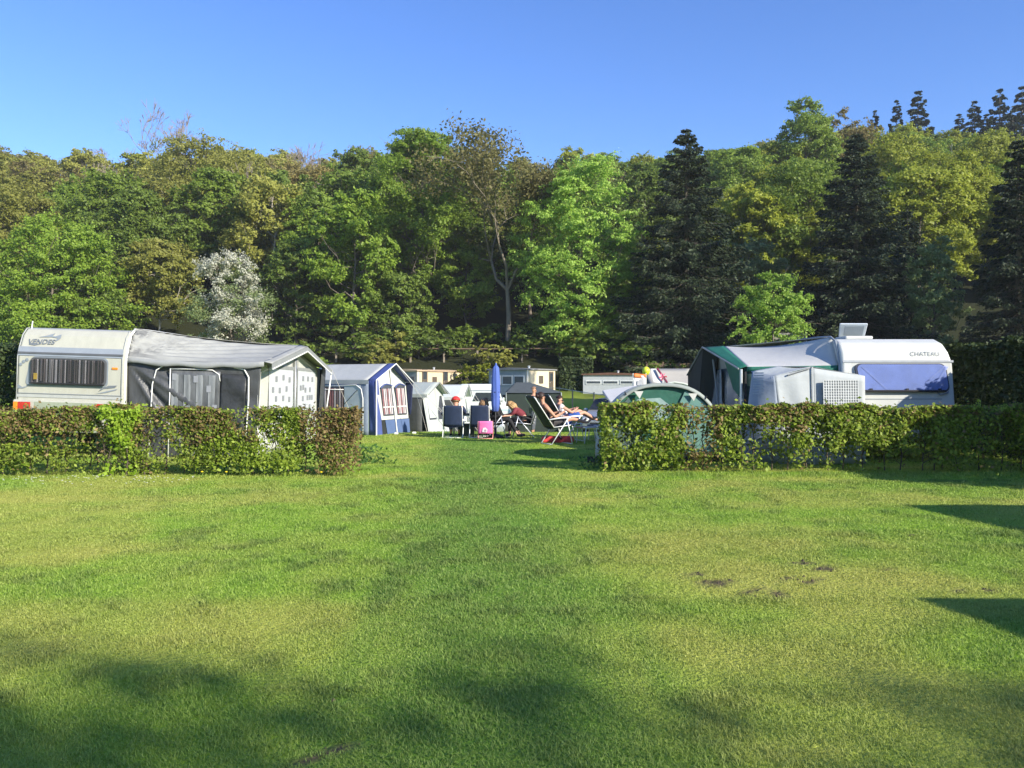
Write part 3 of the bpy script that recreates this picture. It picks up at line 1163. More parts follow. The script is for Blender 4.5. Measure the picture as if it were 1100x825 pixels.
# scrub on the bank below the wood
BUSH = []
for v in range(4):
    mb, geo = broadleaf(200 + v, 2.2, 1.5, .15, 26, 2200, .12, .7, .5, trunk_r=.05)
    o = mb.build('stems', TB, None, True)
    sm = o.data
    bpy.data.objects.remove(o)
    BUSH.append((sm, mesh_np('foliage', geo[0], geo[1], 4, LF[('dark', 'olive', 'green', 'yellow')[v]], False)))
bl = (('dark green', 'brushy olive', 'green', 'yellow green'))
spots = [(508, 62.5, 3, .85), (402, 66, 1, 1.0), (640, 67, 0, 1.5), (668, 67, 0, 1.4), (330, 64, 2, 1.1), (305, 65, 0, 1.3), (450, 68.5, 0, 1.0),
         (425, 68, 1, 1.2), (530, 66, 1, 1.0), (620, 68, 1, 1.2), (795, 60, 0, 1.4), (775, 62, 2, 1.3), (850, 62, 1, 1.0), (880, 61, 0, 1.2), (1012, 57, 3, 1.25), (985, 61, 0, 1.4), (955, 60, 0, 1.3), (1030, 62, 2, 1.6), (1060, 60, 0, 1.7), (690, 64, 0, 1.4),
         (30, 60, 0, 1.6), (5, 58, 2, 1.6), (60, 62, 2, 1.5), (95, 61, 1, 1.3), (125, 62, 3, 1.3), (150, 63, 0, 1.2), (185, 64, 1, 1.2), (212, 64, 0, 1.2), (285, 62, 2, 1.2), (470, 69, 0, 1.2), (575, 69, 0, 1.3), (395, 68, 0, 1.2), (505, 72, 2, 1.3), (360, 70, 0, 1.3)]
for px, Y, v, s in spots:
    X, z = at_tree(px, Y)
    near = ('left of the curtained caravan' if px < 20 else 'above the curtained caravan' if px < 135 else 'above the grey awning roof' if px < 300 else 'above the grey awning gable' if px < 360 else 'above the blue awning' if px < 440
            else 'above the left mobile home' if px < 500 else 'above the middle mobile home' if px < 600 else 'above the right mobile home' if px < 700 else 'behind the green awning' if px < 800 else 'behind the white awning roof' if px < 900 else 'behind the blue blind caravan' if px < 1020 else 'behind the tall dark hedge')
    t = thing('bush', f'{bl[v]} bush on the bank {near}' + (', lower row' if Y < 62 else ', upper row' if Y > 66 else ''), 'bush', (X, Y, z - .1), px * .1, 'bushes on the bank below the wood')
    link(BUSH[v][0], 'stems', t)
    link(BUSH[v][1], 'foliage', t)
    t.scale = (s * 1.15, s * 1.15, s * .8)

# trees standing outside the picture; only their shade falls into it
SHADE = broadleaf(300, 15, 4.6, 4.0, 60, 8600, .11, .7, .6, open_=1)
o = SHADE[0].build('trunk', TB, None, True)
SHADE = (o.data, mesh_np('crown', SHADE[1][0], SHADE[1][1], 4, LF['brown'], False))
bpy.data.objects.remove(o)
for i, (X, Y, s, k, v) in enumerate(((14.6, -12.0, .735, 'thin', 0), (16.7, -11.8, .735, 'thin', 1), (21.4, -11.9, .76, 'thin', 2), (4.0, -12.2, .8, 'thin', 1), (24.5, -11.0, .72, 'thin', 0), (33, 27.5, 1.55, 'green', 0), (33, 21.0, 1.6, 'dark', 2))):
    t = thing('broadleaf_tree', ('thin budding tree behind the photographer shading the near lawn', 'second thin budding tree behind the photographer', 'third thin budding tree behind the photographer', 'thin budding tree behind the photographer on the left', 'thin budding tree behind the photographer on the far right',
                                 'tall green tree right of the camp shading the far lawn', 'tall dark green tree right of the camp shading the far lawn')[i], 'tree', (X, Y, 0), i)
    a_, b_ = SHADE if k == 'thin' else PROTO[k][v]
    link(a_, 'trunk', t)
    link(b_, 'crown', t)
    t.scale = (s, s, s)

# ------------------------------------------------------------------ camp: materials
WHITE = M('caravan_white', (.52, .53, .50), .33, .07, 5, .03, 8, stretch=(1, 1, .15))
CREAM = M('caravan_cream', (.435, .43, .36), .38, .09, 5, .03, 8, stretch=(1, 1, .15))
SKIRT = M('skirt_olive', (.30, .33, .24), .55, .1)
STRIPE = M('stripe_grey', (.22, .25, .28), .5, .1)
DECAL = M('decal_grey', (.16, .18, .2), .5, .1)
DARK = M('dark_rubber', (.02, .02, .022), .7, .2)
FRAME = M('window_frame_grey', (.10, .105, .11), .45, .1)
INSIDE = M('dark_inside', (.025, .022, .022), .9, .2)
CURT = M('curtain_brown', (.17, .13, .13), .85, .45, 9, 0, 30, stretch=(1, 1, .08))
CURTL = M('curtain_pale', (.50, .44, .44), .85, .4, 9, 0, 30, stretch=(1, 1, .08))
GLASS = SHEER('window_glass', (.05, .055, .06), .80, .04)
RED = M('tail_light_red', (.45, .03, .02), .25, .15, 30)
ORANGE = M('indicator_orange', (.85, .25, .02), .25, .1, 30)
STEEL = M('pole_steel', (.62, .64, .66), .35, .08, 8, metal=.6)
ALU = M('rail_white', (.78, .78, .74), .4, .06)
TYRE = M('tyre', (.025, .025, .025), .85, .2)
GREYC = M('awning_grey_cloth', (.35, .355, .33), .75, .10, 3, .25, 6, transl=.12)
DARKC = M('awning_dark_cloth', (.060, .063, .066), .42, .25, 5, .9, 5, stretch=(1, 1, .35))
LIGHTC = M('awning_light_cloth', (.58, .58, .53), .75, .06, 3, .2, 7, transl=.12)
TRIM = M('awning_trim_grey', (.26, .27, .27), .7, .1)
PVC = SHEER('awning_window', (.33, .35, .37), .42, .16)
PVCL = SHEER('awning_window_pale', (.72, .74, .76), .18, .2)
DOT = M('curtain_square_grey', (.24, .25, .27), .8, .1)
BLUEC = M('awning_blue_cloth', (.065, .095, .27), .7, .12, 4, .25, 8, transl=.08)
NAVY = M('navy_cloth', (.025, .035, .085), .8, .2, 6, .3, 12)
GREENC = M('awning_green_cloth', (.015, .13, .085), .65, .15, 4, .3, 8, transl=.08)
BLACKC = M('awning_black_cloth', (.018, .022, .022), .75, .2)
WROOF = M('awning_white_roof', (.52, .52, .50), .85, .06, 2, .2, 5, transl=.10)
ANNEX = M('annex_grey_cloth', (.44, .47, .47), .75, .07, 3, .3, 7, transl=.1)
ANNEXB = M('annex_blue_grey_cloth', (.25, .29, .35), .7, .08, 3, .25, 7)
BLIND = M('blind_blue', (.27, .34, .74), .6, .08, 2, .25, 5)
DOMEG = M('dome_green_cloth', (.03, .13, .09), .55, .15, 3, .35, 6, transl=.15)
DOMEA = M('dome_aqua_cloth', (.17, .34, .29), .6, .10, 3, .35, 6, transl=.3)
ROPE = M('rope', (.55, .52, .45), .8, .1)


def wr(k1, k2, amp, ph=0.0, fade=True):
    """wrinkles of a stretched sheet"""
    def f(u, v):
        a = math.sin(k1 * u + k2 * v + ph + .8 * math.sin(3 * v + 2 * u)) + .5 * math.sin(k1 * 1.9 * u + k2 * 1.4 * v + 2 + ph)
        e = min(1, 6 * min(u, 1 - u, v, 1 - v)) if fade else 1
        return amp * a * e
    return f


def sag(amp, k1=0, k2=0, wamp=0):
    w_ = wr(k1, k2, wamp)
    return lambda u, v: -amp * math.sin(math.pi * u) * math.sin(math.pi * v) + (w_(u, v) if wamp else 0)


def curtains(parent, x0, x1, z0, z1, y, mats, n=14, name='curtain', depth=.02):
    """pleated strips hanging behind a pane"""
    rr = random.Random(int(abs(x0 * 100)))
    m = len(mats)
    mbs = [MB() for _ in mats]
    for i in range(n):
        a, b = [x0 + (x1 - x0) * max(0, min(1, (k + .35 * math.sin(k * 2.3)) / n)) for k in (i, i + 1)]
        pts = [(a + (b - a) * t, y + depth * (math.sin(t * math.pi) + rr.uniform(-.3, .3)), z0) for t in (0, .25, .5, .75, 1)]
        mb = mbs[0 if rr.random() < .52 else m - 1]
        for p, q in zip(pts[:-1], pts[1:]):
            mb.poly([p, q, (q[0], q[1], z1), (p[0], p[1], z1)])
    for mb, mt in zip(mbs, mats):
        if mb.v: mb.build(name, mt, parent)


def wheel(parent, x, y, r=.31, w_=.19, side=1):
    t = MB().lathe([(r * .62, -w_ / 2), (r * .93, -w_ / 2), (r, -w_ * .3), (r, w_ * .3), (r * .93, w_ / 2), (r * .62, w_ / 2)], 20)
    rot = Matrix.Translation((x, y, r)) @ Matrix.Rotation(R(90), 4, 'Y')
    wv = t.xf(rot).build('wheel', TYRE, parent, True)
    MB().lathe([(.02, w_ * .40), (r * .3, w_ * .44), (r * .60, w_ * .40), (r * .60, -w_ * .4), (.02, -w_ * .4)], 16).xf(rot).build('rim', STEEL, wv)


# ------------------------------------------------------------------ left caravan
cv = thing('caravan', 'cream caravan with dark curtained rear window and orange red tail lights behind the brown hedge', 'caravan', (-9.27, 17.5, 0))
cv.rotation_euler = (0, R(1.8), 0)
prof = [(.03, .60), (0, .72), (0, 2.10), (.05, 2.30), (.16, 2.56), (.30, 2.70), (.55, 2.73), (5.0, 2.72), (5.35, 2.5), (5.6, 1.9), (5.62, 1.0), (5.4, .6)]
MB().slab([(-1.12, y, z) for y, z in prof], (2.20, 0, 0)).build('body', CREAM, cv, bevel=.05, seg=3)
MB().rrect(-.95, 1.50, .78, 2.11, .10, -.012, .01, skew=(.12, 0)).build('window_surround', STRIPE, cv)
wf = MB().rrect(-.84, 1.53, .755, 2.09, .10, -.035, .0).build('window', FRAME, cv)
MB().rrect(-.80, 1.565, .715, 2.06, .08, -.038, -.036).build('dark_inside', INSIDE, wf)
curtains(wf, -.79, .70, 1.57, 2.05, -.052, (CURT, CURTL), 24)
MB().rrect(-.80, 1.56, .715, 2.065, .08, -.085, -.082).build('pane', GLASS, wf)
MB().tube([(-.82, -.075, 1.55), (.735, -.075, 1.55)], .018, 6).build('window_seal', DARK, wf)
for xx in (-.62, 0, .5):
    MB().box((xx, -.08, 1.56), (xx + .05, -.05, 1.60)).build('catch', DARK, wf)
MB().box((-.735, -.082, 1.63), (-.655, -.078, 1.76)).build('yellow_sticker', M('sticker_yellow', (.8, .5, .08), .6), wf)
lean = math.atan2(.05, .2)
MB().slab([(-1.115, -.004, 2.12), (1.075, -.004, 2.12), (1.075, .046, 2.31), (-1.115, .046, 2.31)], (0, -.008, 0)).build('stripe', M('stripe_blue_grey', (.26, .29, .33), .4, .08), cv)
MB().slab([(-1.117, -.004, 2.16), (1.077, -.004, 2.16), (1.077, .006, 2.20), (-1.117, .006, 2.20)], (0, -.014, 0)).build('stripe', FRAME, cv)
MB().box((-1.125, -.012, 1.255), (1.085, -.001, 1.315)).build('stripe', M('stripe_pale_grey', (.40, .41, .38), .5, .1), cv)
MB().box((-1.125, -.010, 1.325), (1.085, -.001, 1.34)).build('stripe', DECAL, cv)
bp = MB().box((-1.16, -.07, .93), (1.12, .06, 1.20)).build('bumper', CREAM, cv, bevel=.03)
MB().box((-.70, -.080, .55), (.66, -.073, 1.165)).build('skirt_panel', SKIRT, cv, bevel=.01)
for a, b, c0, c1 in ((-1.13, -1.04, ORANGE, 0), (-1.035, -.78, RED, 0), (.56, .83, RED, 0), (.835, 1.0, ORANGE, 0)):
    MB().box((a, -.105, .985), (b, -.072, 1.155)).build('tail_light' if c0 is RED else 'indicator', c0, cv, bevel=.012)
MB().box((.86, -.02, 1.88), (.98, -.002, 1.925)).build('marker_light', ORANGE, cv, bevel=.006)
for i, (xx, zz) in enumerate(((-1.05, 1.93), (-.99, 1.99), (-.92, 2.03))):
    MB().lathe([(.001, 0), (.035, 0), (.035, .012), (.001, .014)], 12).xf(Matrix.Translation((xx, 0, zz)) @ Matrix.Rotation(R(90), 4, 'X')).build('vent', STRIPE, cv)
# swoosh decals
MB().slab([(.58, -.006, 1.40), (.70, -.006, 1.47), (.93, -.006, 1.50), (.98, -.006, 1.55), (.80, -.006, 1.54), (.64, -.006, 1.47)], (0, -.005, 0)).build('decal', DECAL, cv)
MB().slab([(.53, -.006, 1.36), (.75, -.006, 1.39), (.96, -.006, 1.45), (.99, -.006, 1.48), (.76, -.006, 1.425)], (0, -.005, 0)).build('decal', STRIPE, cv)
MB().slab([(-1.10, -.006, 1.43), (-.98, -.006, 1.43), (-.86, -.006, 1.49), (-1.0, -.006, 1.46), (-1.10, -.006, 1.52)], (0, -.005, 0)).build('decal', STRIPE, cv)
la = math.atan2(.11, .26)
T4 = Matrix.Translation((-.68, .092, 2.435)) @ Matrix.Rotation(R(90) - la, 4, 'X')
lettering('VENDES', .155, DECAL, cv, Matrix.Translation((0, -.014, -.02)) @ T4, shear=.12, width=.56, bold=.0025)
sw = [(-.76, 2.515), (-.58, 2.56), (-.44, 2.61), (-.48, 2.55), (-.42, 2.545), (-.30, 2.585), (-.30, 2.50), (-.385, 2.43), (-.39, 2.47), (-.36, 2.505), (-.50, 2.525)]
MB().slab([(xx, .05 + (zz - 2.30) * (.11 / .26) - .012, zz) for xx, zz in sw], (0, -.004, 0)).build('decal', STRIPE, cv)
sw = [(-.93, 2.355), (-.80, 2.335), (-.68, 2.37), (-.80, 2.385), (-.92, 2.39)]
MB().slab([(xx, .05 + (zz - 2.30) * (.11 / .26) - .010, zz) for xx, zz in sw], (0, -.004, 0)).build('decal', DECAL, cv)
for xx in (-1.118, 1.068):
    MB().tube([(xx, yy - .004, zz) for yy, zz in ((.0, .75), (0, 2.1), (.05, 2.3), (.16, 2.56), (.30, 2.70), (.55, 2.735))], .014, 6).build('corner_trim', M('corner_trim', (.33, .34, .32), .5, .15), cv, True)
MB().tube([(-1.05, .35, 2.70), (-1.03, .35, 2.86)], .012, 6).build('antenna', ALU, cv)
wheel(cv, -.98, 2.7)
wheel(cv, .94, 2.7)
MB().box((-.9, .3, .42), (.9, 5.2, .60)).build('chassis', DARK, cv)
rl = []
for yy, zz in ((.02, .55), (.02, 2.05), (.10, 2.35), (.22, 2.62), (.42, 2.755), (1.2, 2.765), (5.0, 2.75)):
    rl.append((1.10 + .0 * zz, yy + .06, zz))
MB().tube(rl, .028, 8).build('awning_rail', ALU, cv, True)

# ------------------------------------------------------------------ grey awning on that caravan
RA = Vector((-8.12, 17.62, 2.10))       # rail, near lower
RB = Vector((-8.08, 17.95, 2.745))      # rail, top near
RC = Vector((-8.08, 23.1, 2.74))
N0, A0, F0 = P(284, 389, 17.85), P(323, 371, 20.8), P(350, 396, 23.4)
aw = thing('awning', 'dark grey caravan awning with grey roof and pale gabled front beside the curtained caravan', 'awning', (-6.7, 17.8, 0))
rf = MB()


def nearsag(u, v):
    fan = math.sin(26 * (v - .1) / (u + .25)) * math.exp(-u * 2.2) * .07 * min(1, 8 * v * (1 - v) + .2)
    return Vector((0, 0, -.10 * math.sin(math.pi * u) * (.5 + .5 * v) + fan + .006 * math.sin(30 * v + 9 * u)))


rf.patch(RA, N0, A0, RB, 40, 26, nearsag)
rf.patch(RB, A0, F0, RC, 20, 10, lambda u, v: Vector((0, 0, -.06 * math.sin(math.pi * u))))
rf.build('roof', GREYC, aw, True, world=True, thick=.006)
# short hanging edge of the roof
MB().patch(RA + Vector((.02, -.03, .01)), N0 + Vector((0, -.03, .01)), N0 + Vector((0, -.03, -.11)), RA + Vector((.02, -.03, -.10)), 24, 2, lambda u, v: Vector((0, .012 * math.sin(40 * u) * v, .02 * math.sin(20 * u) * v - .10 * math.sin(math.pi * u) * .5))).build('valance', TRIM, aw, True, world=True, thick=.005)
g0 = Vector((0, .10, 0))


def fan_wr(u, v):
    d_ = math.hypot(u * 2.6, (1 - v) * 2.0) + .05
    an = math.atan2(1 - v, u * 1.2 + .03)
    return (.085 * math.sin(an * 13 + 1.2 * math.sin(an * 6)) + .04 * math.sin(an * 31 + 1)) * math.exp(-d_ * .45) * min(1, 5 * u) * min(1, 5 * (1 - v) + .15)


B0, B1 = Vector((-8.10, 17.72, 0)), Vector((-5.50, 17.93, 0))
TL, TR = Vector((-8.12, 17.70, 2.07)), N0 + Vector((-.08, .06, -.03))
MB().patch(B0, B1, TR, TL, 60, 50, fan_wr).build('side_wall', DARKC, aw, True, world=True, thick=.004)


def onwall(u, v, o=-.02):
    return (B0.lerp(B1, u)).lerp(TL.lerp(TR, u), v) + Vector((0, o - .02, 0))


def wallpanel(name, u0, u1, v0, v1, mat, o=-.02, n=14, off=None):
    return MB().patch(onwall(u0, v0, o), onwall(u1, v0, o), onwall(u1, v1, o), onwall(u0, v1, o), n, n, off or (lambda u, v: .01 * math.sin(9 * u + 5 * v))).build(name, mat, aw, True, world=True, thick=.003)


sw_ = wallpanel('window', .32, .70, .22, .90, M('awning_window_backing', (.10, .105, .11), .3, .5, 5, .6, 4, stretch=(1, 1, .3)), -.014, off=lambda u, v: .012 * math.sin(22 * u + 6 * v))
for i in range(4):
    u0 = .335 + i * .093
    MB().patch(onwall(u0, .26, -.03), onwall(u0 + .05, .26, -.03), onwall(u0 + .05, .86, -.03), onwall(u0, .86, -.03), 4, 8, lambda u, v: .01 * math.sin(7 * u + 4 * v)).build('curtain', M('net_curtain', (.22, .235, .245), .7, .35, 7, transl=.2, stretch=(1, 1, .2)), aw, True, world=True)
for u0, v0 in ((.34, .46), (.34, .80), (.44, .44), (.50, .78), (.58, .43), (.60, .68), (.65, .48)):
    MB().patch(onwall(u0, v0, -.038), onwall(u0 + .035, v0, -.038), onwall(u0 + .035, v0 + .07, -.038), onwall(u0, v0 + .07, -.038), 2, 2).build('curtain_square', DOT, aw, world=True)
wallpanel('door_panel', .705, .90, .10, .88, M('awning_black_panel', (.030, .032, .034), .45, .25, 5, .8, 5), -.012, off=lambda u, v: .03 * math.sin(14 * v + 4 * u) * u)


def piping(pts, r=.016, name='piping', mat=ALU):
    MB().tube([onwall(u, v, -.03) for u, v in pts], r, 6).build(name, mat, aw, True, world=True)


piping([(.16, 0), (.175, .35), (.19, .75), (.22, .90), (.30, .97), (.34, .975)], .014)
piping([(.315, .0), (.32, .5), (.325, .92)], .012)
piping([(.325, .915), (.5, .92), (.64, .915), (.69, .87), (.70, .8)], .011)
piping([(.80, .95), (.88, .93), (.915, .85), (.925, .6), (.92, 0)], .016)
# front wall: two pale halves with windows of square-dotted curtains
fb0, fb1 = Vector((-5.47, 17.95, 0)), Vector((-5.40, 23.3, 0))
ins = Vector((-.16, 0, -.04))
n0, a0, f0 = N0 + ins + Vector((0, .08, 0)), A0 + ins + Vector((0, 0, -.05)), F0 + ins + Vector((0, -.06, 0))
fm = fb0.lerp(fb1, .53)
MB().patch(fb0, fm, a0, n0, 12, 14, wr(5, 8, .012)).build('front_wall', LIGHTC, aw, True, world=True, thick=.005)
MB().patch(fm, fb1, f0, a0, 12, 14, wr(5, 8, .012, 1)).build('front_wall', LIGHTC, aw, True, world=True, thick=.005)


def onfront(s, v, o=.03):
    """s along the front 0..1, v height as a share of 2 m"""
    b = fb0.lerp(fb1, s)
    t = n0.lerp(f0, s)
    return b.lerp(t, v) + Vector((o, 0, 0))


for s0, s1 in ((.13, .49), (.57, .89)):
    MB().poly([onfront(s0, .38), onfront(s1, .38), onfront(s1, .97), onfront(s0, .97)]).build('window', PVCL, aw, world=True, thick=.004)
    MB().slab([onfront(s0 - .012, .965, .035), onfront(s1 + .012, .965, .035), onfront(s1 + .012, 1.005, .035), onfront(s0 - .012, 1.005, .035)], (.008, 0, 0)).build('window_blind', TRIM, aw, world=True)
    rr = random.Random(int(s0 * 100))
    for q in range(6):
        for j in range(4):
            if (q + j) % 2 == 0 or rr.random() < .12:
                s = s0 + .03 + (s1 - s0 - .06) * (q + .2 * rr.random()) / 6
                v = .43 + .50 * (j + .3 * rr.random()) / 4
                MB().slab([onfront(s, v, .038), onfront(s + .028, v, .038), onfront(s + .028, v + .065, .038), onfront(s, v + .065, .038)], (.004, 0, 0)).build('curtain_square', DOT, aw, world=True)
MB().tube([fm + Vector((.04, 0, 0)), a0 + Vector((.04, 0, -.02))], .022, 6).build('front_pole', STEEL, aw, True, world=True)
for s, k in ((.505, .012), (.555, .012)):
    MB().slab([onfront(s, .1, .032), onfront(s + k, .1, .032), onfront(s + k, 1.12, .032), onfront(s, 1.12, .032)], (.006, 0, 0)).build('zip', TRIM, aw, world=True)
# gable canopy
cx = Vector((.16, 0, 0))
for a, b in ((N0, A0), (A0, F0)):
    MB().patch(a + Vector((-.02, 0, .012)), a + cx + Vector((0, 0, -.03)), b + cx + Vector((0, 0, -.03)), b + Vector((-.02, 0, .012)), 3, 12).build('canopy', GREYC, aw, True, world=True, thick=.006)
    MB().slab([a + cx + Vector((0, 0, -.15)), b + cx + Vector((0, 0, -.15)), b + cx + Vector((0, 0, -.035)), a + cx + Vector((0, 0, -.035))], (.012, 0, 0)).build('canopy_edge', TRIM, aw, world=True)
    MB().slab([a + cx + Vector((.014, 0, -.165)), b + cx + Vector((.014, 0, -.165)), b + cx + Vector((.014, 0, -.135)), a + cx + Vector((.014, 0, -.135))], (.006, 0, 0)).build('canopy_edge', ALU, aw, world=True)
MB().tube([F0 + cx + Vector((0, 0, -.1)), Vector((-5.32, 23.5, 0))], .02, 6).build('corner_pole', ALU, aw, True, world=True)
MB().patch(Vector((-5.36, 23.0, 0)), Vector((-5.34, 23.5, 0)), F0 + Vector((0, 0, -.05)), F0 + Vector((0, -.45, .12)), 3, 6).build('side_flap', DARKC, aw, True, world=True, thick=.004)
MB().patch(Vector((-8.1, 23.35, 0)), Vector((-5.40, 23.32, 0)), F0 + Vector((-.1, 0, -.02)), Vector((-8.1, 23.2, 2.5)), 6, 6).build('side_wall', DARKC, aw, True, world=True, thick=.004)
for q in range(2):   # guy lines
    MB().tube([F0 + cx, F0 + Vector((.9, .5, -F0.z + .02))], .005, 4).build('guy_line', ROPE, aw, world=True) if q else None

# ------------------------------------------------------------------ blue awning
NB, FB = Vector((-4.28, 25.0, 1.64)), Vector((-3.36, 26.5, 1.58))
AB = Vector((-3.80, 25.8, 2.15))
gd = (FB - NB).normalized()
gd.z = 0
nd = Vector((gd.y, -gd.x, 0)).normalized()       # outwards of the gable
bd = -nd
Lr = 2.7
ba = thing('awning', 'blue and white awning with twin front windows, right of the grey awning', 'awning', (-4.6, 26.2, 0))
RM = MB()
RM.patch(NB + bd * Lr, NB, AB, AB + bd * Lr, 10, 8, lambda u, v: Vector((0, 0, -.03 * math.sin(math.pi * u) * math.sin(math.pi * v))))
RM.patch(AB + bd * Lr, AB, FB, FB + bd * Lr, 10, 8)
RM.build('roof', M('awning_offwhite_roof', (.47, .48, .45), .7, .06, 2, .2, 6, transl=.1), ba, True, world=True, thick=.005)
MB().slab([NB + bd * Lr + Vector((0, 0, .01)) - gd * .02, NB - gd * .02 + Vector((0, 0, .01)), NB - gd * .02 + Vector((0, 0, -.11)), NB + bd * Lr - gd * .02 + Vector((0, 0, -.11))], (0, -.006, 0)).build('valance', M('valance_grey', (.36, .38, .38), .7), ba, world=True)
ex = nd * .30
for a, b in ((NB, AB), (AB, FB)):
    MB().patch(a - nd * .03 + Vector((0, 0, .012)), a + ex, b + ex, b - nd * .03 + Vector((0, 0, .012)), 4, 8).build('canopy', BLUEC, ba, True, world=True, thick=.006)
MB().tube([NB + ex, AB + ex, FB + ex], .018, 6).build('canopy_rod', ALU, ba, world=True)
zero = lambda p: Vector((p.x, p.y, gz(p.x, p.y)))
MB().patch(zero(NB) + nd * .02, zero(NB) + ex, NB + ex, NB, 5, 8, wr(6, 5, .02)).build('side_wing', BLUEC, ba, True, world=True, thick=.005)
MB().patch(FB, FB + ex, FB + ex * .7 + Vector((0, 0, -1.0)), FB + Vector((0, 0, -1.1)), 4, 6).build('side_wing', NAVY, ba, True, world=True, thick=.005)
MB().patch(zero(NB) + bd * Lr, zero(NB), NB + Vector((0, 0, -.02)), NB + bd * Lr, 14, 10, wr(7, 4, .012)).build('side_wall', M('awning_steel_blue_cloth', (.20, .24, .32), .7, .1, 4, .2, 8), ba, True, world=True, thick=.005)


def onside(s, z, o=.03):
    """s metres back from the near gable corner"""
    p = NB + bd * s - gd * o
    return Vector((p.x, p.y, z))


MB().slab([onside(.95, .62), onside(2.5, .62), onside(2.5, 1.43), onside(.95, 1.43)], -gd * .01).build('window', INSIDE, ba, world=True)
for i in range(15):
    a = .98 + i * .1
    MB().slab([onside(a, .64, .045), onside(a + .06, .64, .045), onside(a + .06, 1.40, .045), onside(a, 1.40, .045)], -gd * .01).build('curtain', M('curtain_red', (.26, .12, .12), .8, .4, 8) if i in (4, 5, 9, 13) else CURTL if i % 2 else CURT, ba, world=True)
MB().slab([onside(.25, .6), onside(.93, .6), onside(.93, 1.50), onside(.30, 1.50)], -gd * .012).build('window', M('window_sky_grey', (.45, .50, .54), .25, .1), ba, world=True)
MB().tube([onside(2.55, .5, .05), onside(2.55, 1.45, .05), onside(.45, 1.50, .05), onside(.25, 1.38, .05), onside(.18, 1.1, .05), onside(.18, .05, .05)], .014, 6).build('piping', ALU, ba, True, world=True)
MB().tube([onside(2.5, 1.36, .055), onside(.95, 1.36, .055)], .012, 6).build('piping', ALU, ba, True, world=True)
MB().tube([onside(.95, .9, .05), onside(.40, 1.35, .05)], .008, 4).build('piping', DARK, ba, True, world=True)
# gable front
Wd = (zero(FB) - zero(NB)).length


def ong(s, z, o=0.02, tilt=.16):
    p = NB.lerp(FB, s)
    q = Vector((p.x, p.y, 0)) + nd * (o + tilt * (1 - z / 1.6))
    return Vector((q.x, q.y, z + gz(q.x, q.y)))


WF = LIGHTC
MB().poly([ong(.02, 0), ong(.24, 0), ong(.24, 1.65), ong(.02, 1.58)]).build('front_wall', BLUEC, ba, world=True, thick=.005)
MB().poly([ong(.24, .0), ong(.38, 0), ong(.34, 1.0), ong(.24, 1.0)]).build('door_gap', BLACKC, ba, world=True, thick=.005)
MB().poly([ong(.24, .44, .03), ong(.97, .44, .03), ong(.99, 1.56, .0), ong(.5, 2.1, .0), ong(.06, 1.62, .0), ong(.18, 1.2, .02)]).build('front_wall', WF, ba, world=True, thick=.005)
MB().poly([ong(.36, 0, .04), ong(.98, 0, .04), ong(.985, .43, .04), ong(.33, .43, .04)]).build('lower_skirt', M('awning_mid_blue', (.075, .12, .24), .7, .1), ba, world=True, thick=.005)
for s0, s1 in ((.26, .57), (.64, .92)):
    pts = [ong(s0 + .03, .56, .05), ong(s1, .56, .05)] + [ong(s1 + (s0 - s1) * t - .02 * math.sin(math.pi * t), 1.40 + .12 * math.sin(math.pi * (.15 + .85 * t)), .05) for t in (0, .2, .4, .6, .8, 1)]
    wv = MB().slab(pts, nd * .008).build('window', M('awning_window_dark', (.06, .065, .075), .2, .35, 6), ba, world=True)
    for i in range(6):
        a = s0 + .03 + (s1 - s0 - .05) * i / 6
        MB().slab([ong(a, .60, .064), ong(a + .025, .60, .064), ong(a + .02, 1.38, .064), ong(a - .005, 1.38, .064)], nd * .004).build('curtain', CURTL if i % 3 else M('curtain_red', (.42, .12, .13)), ba, world=True)
    MB().slab([ong(s0 + .02, .80, .070), ong(s1, .80, .070), ong(s1, .84, .070), ong(s0 + .02, .84, .070)], nd * .006).build('window_bar', WF, ba, world=True)
    MB().tube([p + nd * .012 for p in pts[2:]], .022, 6).build('blind_roll', BLUEC, ba, world=True)
MB().tube([ong(.60, 0, .07), ong(.55, 2.08, .06)], .018, 6).build('front_pole', ALU, ba, world=True)
MB().tube([zero(NB) + ex * 1.02, NB + ex * 1.02], .02, 6).build('corner_pole', ALU, ba, world=True)
for a, dx, dy in ((AB + ex, 1.7, -.6), (FB + ex, 1.6, -1.0), (FB + ex, .45, -.1)):
    e = a + Vector((dx, dy, 0))
    MB().tube([a, zero(e)], .007, 4).build('guy_line', ROPE, ba, world=True)
for xx, yy in ((-3.55, 25.2), (-3.05, 25.55)):
    MB().box((xx, yy, gz(xx, yy)), (xx + .12, yy + .1, gz(xx, yy) + .06)).build('peg_bag', ALU, ba, world=True, bevel=.02)


